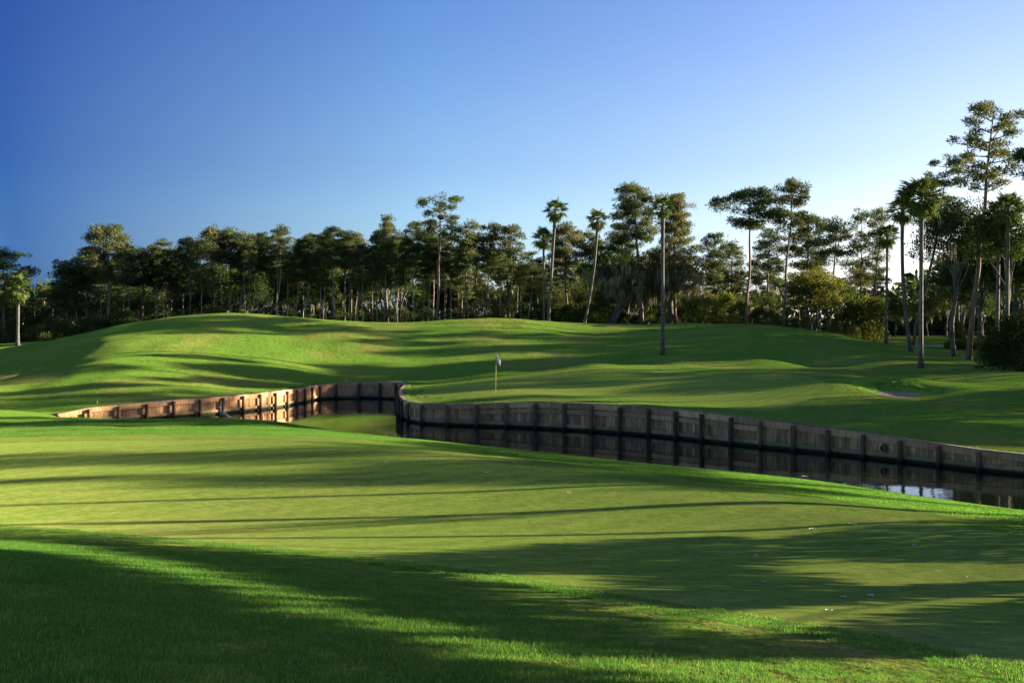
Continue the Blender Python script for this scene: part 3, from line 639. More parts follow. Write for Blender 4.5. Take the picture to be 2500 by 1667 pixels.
def palm(px, py_base, crown_px, crown_py, d, label, crown_w, base=None, dead=5, n=33, bend=0.0, group='cabbage palms', r0=.17, stalks=0):
    x, y = (px-CX)/F*d, d; z0 = h1(x, y)-.05
    top = np.array([(crown_px-CX)/F*d-x, rnd.uniform(-.4, .4), CAMZ-(crown_py-YH)/F*d-z0])
    root = thing('palm_tree', label, 'palm', (x, y, z0), group)
    rng = np.random.default_rng(int(px*7+d)); t = np.linspace(0, 1, 12)
    P = np.column_stack([top[0]*t+bend*np.sin(t*math.pi)*.8, top[1]*t, top[2]*t]); m = MB()
    rad = r0*np.interp(t, [0, .06, .3, .75, .93, 1], [1.35, 1.0, .86, .82, 1.05, .95]); m.tube(P, rad*rng.uniform(.95, 1.05, 12), 9)
    ob('trunk', m.mesh('trunk', [M['palm_bark']], True), root)
    sc = crown_w*1.14/3.4
    for i in range(n+dead):
        u = (i+.5)/n; a = i*2.399+rng.uniform(-.2, .2)
        if i < n:
            el = math.asin(max(-1, min(1, .985-1.90*u)))+rng.normal()*.12; me = FR[0] if u < .22 else FR[1] if u < .6 else FR[2]
        else: el = math.radians(rng.uniform(-82, -58)); me = FR[3]
        o = ob('frond', me, root, P[-1]+np.array([0, 0, .05-.35*min(u, 1)]))
        s = sc*rng.uniform(.82, 1.12)*(1 if i < n else .85); o.scale = (s, s, s)
        o.rotation_euler = (rng.normal()*.25, -el, a)
        if i == n: o['label'] = 'brown dead frond hanging under the crown'
        elif i > n: o['label'] = 'brown dead frond hanging under the crown'
    for i in range(stalks):
        m = MB(); a = rng.uniform(0, 6.28); m.tube(curve((0, 0, 0), (math.cos(a)*2.0*sc, math.sin(a)*2.0*sc, -.3), .35, 6), np.linspace(.022, .008, 6), 3, .9, False)
        ob('flower_stalk', m.mesh('flower_stalk', [M['dead_leaf']]), root, P[-1])
    return root
def place(px, d): return (px-CX)/F*d, d
def plant_tree(name, meshes, names, label, cat, px, d, group=None, scale=(1, 1, 1), rot=0.0, sink=.1):
    x, y = place(px, d); root = thing(name, label, cat, (x, y, h1(x, y)-sink), group); root.scale = scale; root.rotation_euler = (0, 0, rot)
    for n_, me in zip(names, meshes):
        if me is not None:
            o = ob(n_, me, root)
            if n_ == 'hanging_moss': o['kind'] = 'stuff'
    return root
def topz(py, d): return CAMZ-(py-YH)/F*d
def key_pine(px, py_top, d, cw_px, cb_py, label, px_top=None, seed=0, tall=None, **kw):
    """a pine placed by its foot column, its top row, crown width in photo pixels and the row its crown starts"""
    x, y = place(px, d); z0 = h1(x, y)-.1; H = topz(py_top, d)-z0; zb = topz(cb_py, d)-z0
    lx = ((px_top if px_top is not None else px)-px)/F*d
    args = dict(lean=(lx, 0), base=max(.1, zb/H), cr=cw_px/2/F*d, r0=.155); args.update(kw)
    me = pine_meshes(seed or int(px*3+d), H*.985, **args)
    return plant_tree('pine_tree', me, ('trunk', 'branches', 'crown'), label, 'pine tree', px, d, 'tall pines')
NB = ('trunk', 'branches', 'crown')
# --- pines one can pick out
key_pine(263, 552, 146, 120, 690, 'tall broad pine with a pinkish trunk, highest at the left end of the wood', nb=34, dens=1.1, r0=.26, clump=.7)
key_pine(8, 606, 142, 120, 760, 'pine at the left edge of the photo behind the brown-skirted palm', nb=26, dens=1.1)
key_pine(163, 640, 148, 95, 760, 'low dense pine standing at the open gap of sky on the left', nb=30, dens=1.0)
key_pine(214, 611, 152, 60, 700, 'narrow pine just left of the tall broad pine', nb=20)
key_pine(247, 628, 147, 34, 690, 'thin pale pole-like pine beside the pinkish trunk', nb=10, r0=.13)
key_pine(350, 608, 155, 110, 700, 'round-topped pine right of the tall broad pine', nb=30, dens=1.1)
key_pine(420, 610, 156, 90, 720, 'round-topped pine over the rising left hill', nb=26)
key_pine(521, 555, 150, 66, 640, 'pine with a high tufted top left of the leaning twin pine', nb=20, dens=.9)
key_pine(560, 560, 152, 52, 650, 'pine with a narrow tufted top above the crest of the left hill', nb=18)
key_pine(470, 584, 152, 56, 650, 'small flat-headed pine left of the two tufted pines', nb=16)
key_pine(1069.6, 475, 143, 128, 600, 'very tall open pine towering over the wood with a nest in its fork', px_top=1079, seed=91, shape='flat', nb=17, dens=.85, r0=.2, clump=.55, tone=.1, dead=6)
key_pine(1130, 548, 148, 62, 640, 'slim pine just right of the nest pine', px_top=1143, nb=14, r0=.14)
key_pine(1160, 573, 150, 46, 650, 'slim sparse pine with a bent top in the pale gap', nb=13, r0=.14)
key_pine(1180, 547, 150, 48, 640, 'tufted slender pine, tallest between the nest pine and the palms', px_top=1205, nb=14, r0=.14)
key_pine(1248, 553, 150, 52, 630, 'sparse pine reaching into the sky left of the tall palm pair', px_top=1252, nb=13, r0=.13, tone=.12)
key_pine(1380, 548, 156, 76, 650, 'round pine crown close behind the tallest palm pair', nb=26, dens=1.1, tone=.08)
key_pine(1510, 565, 158, 96, 690, 'dark round pine crown behind the curved palm', nb=30, dens=1.2, tone=-.08)
key_pine(1440, 565, 160, 60, 680, 'small round pine head left of the curved palm stem', nb=20, dens=1.1)
key_pine(1568, 450, 146, 110, 590, 'tall forked pine with golden tufts beside the lone palm', px_top=1552, nb=34, dens=1.15, r0=.24, tone=.2, clump=.6)
key_pine(1650, 470, 149, 140, 680, 'broad golden-tipped pine spreading behind the lone palm', px_top=1658, nb=46, dens=1.15, r0=.25, tone=.2, clump=.62, shape='cone')
key_pine(1823, 458, 128, 150, 560, 'tall pine with wide dark tufted arms, left of a similar taller one', px_top=1836, nb=22, dens=1.0, r0=.17, clump=.62, shape='open', tone=-.05)
key_pine(1913, 437, 126, 92, 570, 'tall slender pine with a one-sided tufted top leaning right', px_top=1937, nb=20, dens=1.0, r0=.155, clump=.55, shape='round')
key_pine(1742, 570, 165, 70, 690, 'dark pine left of the tall wide-armed pine', nb=24)
key_pine(1782, 590, 168, 60, 700, 'brownish pine between dark pines over the bushes', nb=20, tone=.1)
key_pine(1866, 560, 160, 80, 700, 'mid-height pine standing between the two tall tufted pines', nb=26, dens=1.0)
key_pine(1972, 520, 156, 105, 690, 'thick dark pine with a wide crown right of the one-sided pine', nb=36, dens=1.15, r0=.22, clump=.65, tone=-.05)
key_pine(2020, 536, 150, 84, 640, 'pine with a leaning stem above the olive bush', px_top=2047, nb=20, dens=.95)
key_pine(2094, 514, 152, 72, 700, 'airy pine, left one of the pair beside the short palm', nb=22, dens=.8, tone=.05)
key_pine(2118, 508, 150, 64, 690, 'airy pine with a crooked top, right one of the pair beside the short palm', px_top=2142, nb=18, dens=.8, tone=.08)
key_pine(2230, 376, 128, 140, 560, 'leaning pine whose open top shows behind the biggest palm', px_top=2312, nb=18, dens=.85, r0=.19, clump=.55)
key_pine(2365, 250, 100, 190, 460, 'tallest pine of the scene, dark stem on the right with spreading limbs', px_top=2412, nb=21, dens=.9, r0=.25, clump=.55, shape='round', seed=501, dead=6)
key_pine(2590, 325, 84, 200, 430, 'pine at the right edge of the photo with one bough reaching in', nb=16, dens=1.0, r0=.25, clump=.5, tone=-.15)
# --- palms
palm(43, 852, 46, 700, 118, 'palm at the left edge with a brown skirt of dead fronds', 2.80, dead=28, r0=.2)
palm(1338, 781, 1356, 512, 138, 'tallest palm of the close pair left of the middle gap', 2.90, dead=2, r0=.21)
palm(1328, 782, 1327, 580, 141, 'shorter ragged palm touching the tallest palm', 2.80, dead=3, r0=.15, n=38)
palm(1426, 790, 1459, 536, 138, 'palm with a curved stem right of the close palm pair', 2.70, dead=3, bend=.4, r0=.18)
palm(1618, 862, 1618, 503, 104, 'lone palm with a straight dark stem standing on the near slope', 2.10, dead=1, r0=.2)
palm(2163, 842, 2166, 573, 122, 'short palm against the pale gap of sky', 2.60, dead=5, r0=.16, stalks=2)
palm(2224, 850, 2202, 508, 108, 'palm with a bent stem just left of the biggest palm', 2.90, dead=4, bend=-.5, r0=.21)
palm(2248, 897, 2250, 478, 90, 'biggest palm with a full round crown and tall straight stem', 3.50, dead=7, n=46, r0=.2)
palm(2433, 880, 2435, 520, 99, 'dark palm among the oaks, left one of the pair', 2.60, dead=4, r0=.19)
palm(2458, 880, 2460, 505, 96, 'dark palm among the oaks, right one of the pair', 2.90, dead=4, r0=.2)
# --- oaks and leafy trees
def key_oak(px, py_top, d, w_px, base, label, name='live_oak', cat='oak tree', seed=1, **kw):
    x, y = place(px, d); H = topz(py_top, d)-h1(x, y)+.1; a = dict(base=base, ncl=150); a.update(kw)
    t, c, ms = broad_meshes(seed, H*.96, w_px/2/F*d, **a)
    return plant_tree(name, (t, c, ms), ('trunk', 'crown', 'hanging_moss'), label, cat, px, d, 'oaks and leafy trees')
key_oak(1490, 610, 147, 190, .25, 'moss-hung oak with a thick stem leaning right', seed=21, lean=(2.6, 0), r0=.55, ncl=210, moss=240, clump=.7, tone=.2, per=44)  # leaf tones of the mossy oaks raised to make up for blocked sun
key_oak(1635, 630, 148, 170, .3, 'moss-hung oak behind the lone palm stem', seed=22, r0=.45, ncl=200, moss=220, clump=.7, tone=.32, per=44)
key_oak(1560, 660, 150, 120, .3, 'low mossy oak between the two larger mossy oaks', seed=26, r0=.35, ncl=130, moss=150, clump=.65, tone=.25, per=44)
key_oak(1985, 655, 138, 165, .12, 'olive-yellow leafy tree, biggest and brightest of the low ones', 'leafy_tree', 'tree', 23, mat='shrub_leaf', ncl=230, r0=.16, stems=3, clump=.6, tone=.3, per=70)
key_oak(2330, 462, 104, 175, .42, 'dark airy oak with bare limbs around the tallest pine', seed=24, r0=.22, ncl=300, clump=.6, per=50, leaf=.2, moss=30, tone=-.05)
key_oak(2450, 480, 98, 150, .45, 'dark oak behind the palm pair at the right', seed=25, r0=.2, ncl=260, clump=.6, per=50, leaf=.2, tone=-.1)
key_oak(2335, 620, 132, 120, .3, 'shadowed oak behind the biggest palm stem', seed=27, r0=.2, ncl=150, clump=.7, tone=-.05)
key_oak(2390, 600, 128, 140, .3, 'shadowed oak beyond the cart path', seed=28, r0=.2, ncl=160, clump=.7, moss=30, tone=-.05)
key_oak(2395, 540, 112, 150, .35, 'dense dark oak between the tallest pine and the palm pair', seed=42, r0=.2, ncl=240, clump=.65, tone=-.1, moss=30)
key_oak(2490, 560, 110, 150, .3, 'dense dark oak at the right edge behind the black bushes', seed=43, r0=.2, ncl=240, clump=.65, tone=-.1)
key_oak(1240, 590, 158, 60, .4, 'small tree with a patch of red autumn leaves', 'leafy_tree', 'tree', 29, r0=.16, ncl=50, clump=.55, mat='oak_leaf', tone=.25)
key_oak(1273, 620, 157, 22, .5, 'slim tree glowing red among the green pines', 'leafy_tree', 'tree', 30, r0=.1, ncl=14, clump=.45, mat='red_leaf')
key_oak(1212, 735, 147, 34, .1, 'small bush-like tree turning orange in front of the pine trunks', 'leafy_tree', 'tree', 31, r0=.08, ncl=34, clump=.4, mat='shrub_leaf', tone=.45, stems=2)

# --- the rows behind: copies share meshes
PROTO = [pine_meshes(700+i, 20.0, base=b, cr=c, r0=.125, shape=s, nb=n, dens=dn, lean=(l, 0), tone=tn, bark='sunlit_bark') for i, (b, c, s, n, dn, l, tn) in enumerate([
    (.60, 2.6, 'round', 24, 1.0, .6, 0), (.66, 2.0, 'round', 18, .9, -.5, .08), (.55, 2.8, 'open', 24, .95, .2, -.08), (.70, 1.8, 'round', 14, .9, .9, .12),
    (.50, 2.4, 'cone', 26, .95, -.3, 0), (.63, 2.7, 'open', 20, 1.0, 0, -.1), (.72, 1.7, 'open', 13, .9, -.8, .15), (.45, 2.5, 'round', 28, 1.0, .4, -.04)])]
OAKP = [broad_meshes(800+i, 11.0, c, base=b, r0=.2, ncl=n, clump=.85, tone=t, per=44, leaf=.3, moss=m) for i, (c, b, n, t, m) in enumerate([(3.6, .22, 100, 0, 14), (3.0, .3, 80, .06, 0), (4.2, .2, 120, -.06, 20), (3.2, .15, 90, -.02, 0)])]
BUSHP = [bush_mesh(900+i, 3.0, w, mt, t, n) for i, (w, mt, t, n) in enumerate([(4.0, 'oak_leaf', 0, 60), (3.2, 'oak_leaf', -.08, 50), (4.6, 'oak_leaf', .05, 66), (3.6, 'shrub_leaf', .05, 56)])]
prof_x = [-300, -100, 30, 70, 110, 170, 240, 330, 400, 470, 520, 600, 650, 700, 760, 830, 900, 950, 1000, 1060, 1130, 1200, 1260, 1330, 1400, 1480, 1540, 1620, 1700, 1760, 1830, 1900, 2000, 2100, 2150, 2200, 2300, 2400, 2600, 2900]
prof_y = [600, 640, 650, 735, 690, 660, 622, 622, 612, 606, 572, 566, 564, 574, 552, 570, 558, 552, 566, 585, 592, 596, 606, 612, 606, 590, 596, 610, 655, 635, 655, 655, 640, 640, 670, 640, 600, 600, 600, 560]
def row_pine(px, py_top, d, label, group, k=None):
    k = rnd.randrange(len(PROTO)) if k is None else k
    x, y = place(px, d); H = topz(py_top, d)-h1(x, y)+.1; s = H/20.0; w = min(max(s, .72), 1.1)*rnd.uniform(.85, 1.1)
    return plant_tree('pine_tree', PROTO[k], NB, label, 'pine tree', px, d, group, (w, w, s), rnd.uniform(0, 6.28))
def profile(px): return float(np.interp(px, prof_x, prof_y))
def seg(px):
    for lim, t in ((230, 'left of the tall broad pine'), (545, 'between the tall broad pine and the hill crest'), (1062, 'between the hill crest and the nest pine'), (1330, 'between the nest pine and the tallest palm'),
                   (1618, 'between the tallest palm and the lone palm'), (1830, 'between the lone palm and the wide-armed pine'), (2165, 'between the wide-armed pine and the short palm')):
        if px < lim: return t
    return 'right of the short palm'
ORD = 'first second third fourth fifth sixth seventh eighth ninth tenth eleventh twelfth thirteenth fourteenth fifteenth sixteenth seventeenth eighteenth nineteenth'.split()
def nth(n): return ORD[n-1] if n < 20 else ['twenty', 'thirty', 'forty'][n//10-2]+'-'+ORD[n%10-1] if n % 10 else ['twentieth', 'thirtieth', 'fortieth'][n//10-2]
COUNT = {}
def numbered(kind, px):
    t = seg(px); COUNT[kind, t] = COUNT.get((kind, t), 0)+1
    return '%s from the left %s' % (nth(COUNT[kind, t])+' '+kind, t)
LA = 'slender bare-stemmed front-row pine '
for px in [-120, -80, -45, 95, 128, 190, 300, 318, 385, 400, 448, 495, 540, 582, 598, 611, 632, 650, 671, 678, 700, 722, 737, 745, 760, 778, 795, 813, 822, 843, 852, 858, 865, 870, 884, 908, 925, 937, 948, 965, 975, 992, 1012, 1028, 1045, 1055, 1088, 1101, 1115, 1145, 1195, 1223, 1268, 1290, 1308]:
    row_pine(px+rnd.uniform(-3, 3), profile(px)+rnd.gauss(6, 20), rnd.uniform(146, 160), numbered('front-row pine stem', px), 'front row of slender pines')
LB = 'half-hidden pine deeper in the wood '
for px in np.arange(-150, 1330, 30): row_pine(px+rnd.uniform(-12, 12), profile(px)+rnd.uniform(4, 70), rnd.uniform(166, 205), LB+seg(px), 'pines deep in the wood')
LC = 'thin distant pine '
for px in [1345, 1372, 1405, 1465, 1530, 1590, 1628, 1700, 1712, 1735, 1752, 1762, 1790, 1806, 1850, 1880, 1950, 1995, 2060, 2080, 2105, 2132, 2300, 2345, 2375, 2440, 2480, 2530, 2580]:
    row_pine(px+rnd.uniform(-4, 4), profile(px)+rnd.uniform(-8, 40), rnd.uniform(165, 215), LC+seg(px), 'thin distant pines on the right')
LO = 'dark leafy tree under the pines '
for px in np.arange(-140, 1720, 30):
    d = rnd.uniform(158, 196); k = rnd.randrange(4); x, y = place(px, d); top = profile(px)+rnd.uniform(70, 130); s = (topz(top, d)-h1(x, y))/11
    plant_tree('leafy_tree', OAKP[k], ('trunk', 'crown', 'hanging_moss'), LO+seg(px), 'tree', px+rnd.uniform(-8, 8), d, 'dark leafy trees under the pines', (max(s, .6),)*3, rnd.uniform(0, 6.28))
LR = 'shadowed low leafy tree '
for px, top, d in [(1700, 722, 165), (1745, 692, 160), (1790, 690, 158), (1840, 700, 165), (1880, 705, 152), (2075, 690, 172), (2105, 705, 150), (2150, 722, 165), (2185, 745, 160), (2215, 735, 175), (2265, 725, 160), (2310, 690, 182), (2350, 690, 175), (2400, 700, 172), (2450, 640, 165), (2500, 620, 165), (2560, 600, 150), (2640, 560, 140)]:
    k = rnd.randrange(4); x, y = place(px, d); s = (topz(top, d)-h1(x, y))/11
    plant_tree('leafy_tree', OAKP[k], ('trunk', 'crown', 'hanging_moss'), numbered('shadowed low leafy tree', px), 'tree', px, d, 'leafy trees in the low wood on the right', (max(s, .55),)*3, rnd.uniform(0, 6.28))
LU = 'low dark shrub '
for px in np.arange(-130, 1760, 24):
    d = (rnd.uniform(162, 174) if 560 < px < 1330 else rnd.uniform(147, 158)) if px > 330 else rnd.uniform(133, 150); s = rnd.uniform(.7, 1.35); k = rnd.randrange(3)
    plant_tree('shrub', (BUSHP[k],), ('foliage',), LU+seg(px), 'shrub', px+rnd.uniform(-8, 8), d, 'low shrubs along the foot of the wood', (s*1.1, s*1.1, s), rnd.uniform(0, 6.28))
LV = 'brownish-green wood-edge bush '
for px, top, d in sorted([(1740, 712, 139), (1772, 706, 141), (1805, 730, 138), (1850, 745, 139), (1880, 752, 136), (1900, 760, 134), (2060, 745, 136), (2085, 720, 137), (2110, 712, 138), (2135, 720, 136), (2040, 780, 130), (2085, 790, 128), (1940, 770, 134), (1965, 775, 133)]):
    x, y = place(px, d); s = (topz(top, d)-h1(x, y))/3.0; k = 3
    plant_tree('shrub', (BUSHP[k],), ('foliage',), numbered('brownish wood-edge bush', px), 'bush', px, d, 'bushes on the wood edge right of the crest', (min(s, 1.15)*.95, min(s, 1.15)*.95, s), rnd.uniform(0, 6.28))
# bushes on the right
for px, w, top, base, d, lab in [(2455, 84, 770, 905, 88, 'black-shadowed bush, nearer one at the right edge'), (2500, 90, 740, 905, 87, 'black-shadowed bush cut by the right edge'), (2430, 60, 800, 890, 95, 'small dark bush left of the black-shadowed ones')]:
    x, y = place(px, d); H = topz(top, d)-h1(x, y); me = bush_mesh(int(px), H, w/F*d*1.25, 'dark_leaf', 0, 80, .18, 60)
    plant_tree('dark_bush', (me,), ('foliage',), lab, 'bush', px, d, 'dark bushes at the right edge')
sap = pine_meshes(333, 2.6, base=.12, cr=.8, r0=.04, nb=14, clump=.22, dens=.8, tone=.3, mat='shrub_leaf', per=34, dead=0)
plant_tree('young_pine', sap, NB, 'small bright young pine beside the cart path', 'sapling', 2337, 119, 'saplings')
# a belt of far wood closing the view
far = MB(); rg = np.random.default_rng(5)
fx = np.concatenate([rg.uniform(-400, 1700, 820), rg.uniform(1640, 2300, 170), rg.uniform(2150, 2900, 260)]); fd = rg.uniform(205, 265, len(fx))
ft = np.interp(fx, [-400, 0, 70, 130, 300, 900, 1300, 1640, 1700, 2130, 2200, 2300, 2900], [650, 680, 740, 715, 660, 640, 660, 690, 728, 728, 712, 660, 620])
fu = rg.random(len(fx))**1.15; fu[::3] *= .22; C = np.column_stack([(fx-CX)/F*fd, fd, 3.0+(topz(ft, fd)-3.0)*fu])
tufts(far, C, np.array([3.4, 3.4, 2.4]), 46, 1.5, .9, rg, .2, np.clip(.3+rg.normal(size=len(C))*.13, 0, 1))
tag(ob('distant_woods', far.mesh('distant_woods', [M['oak_leaf']])), kind='stuff')
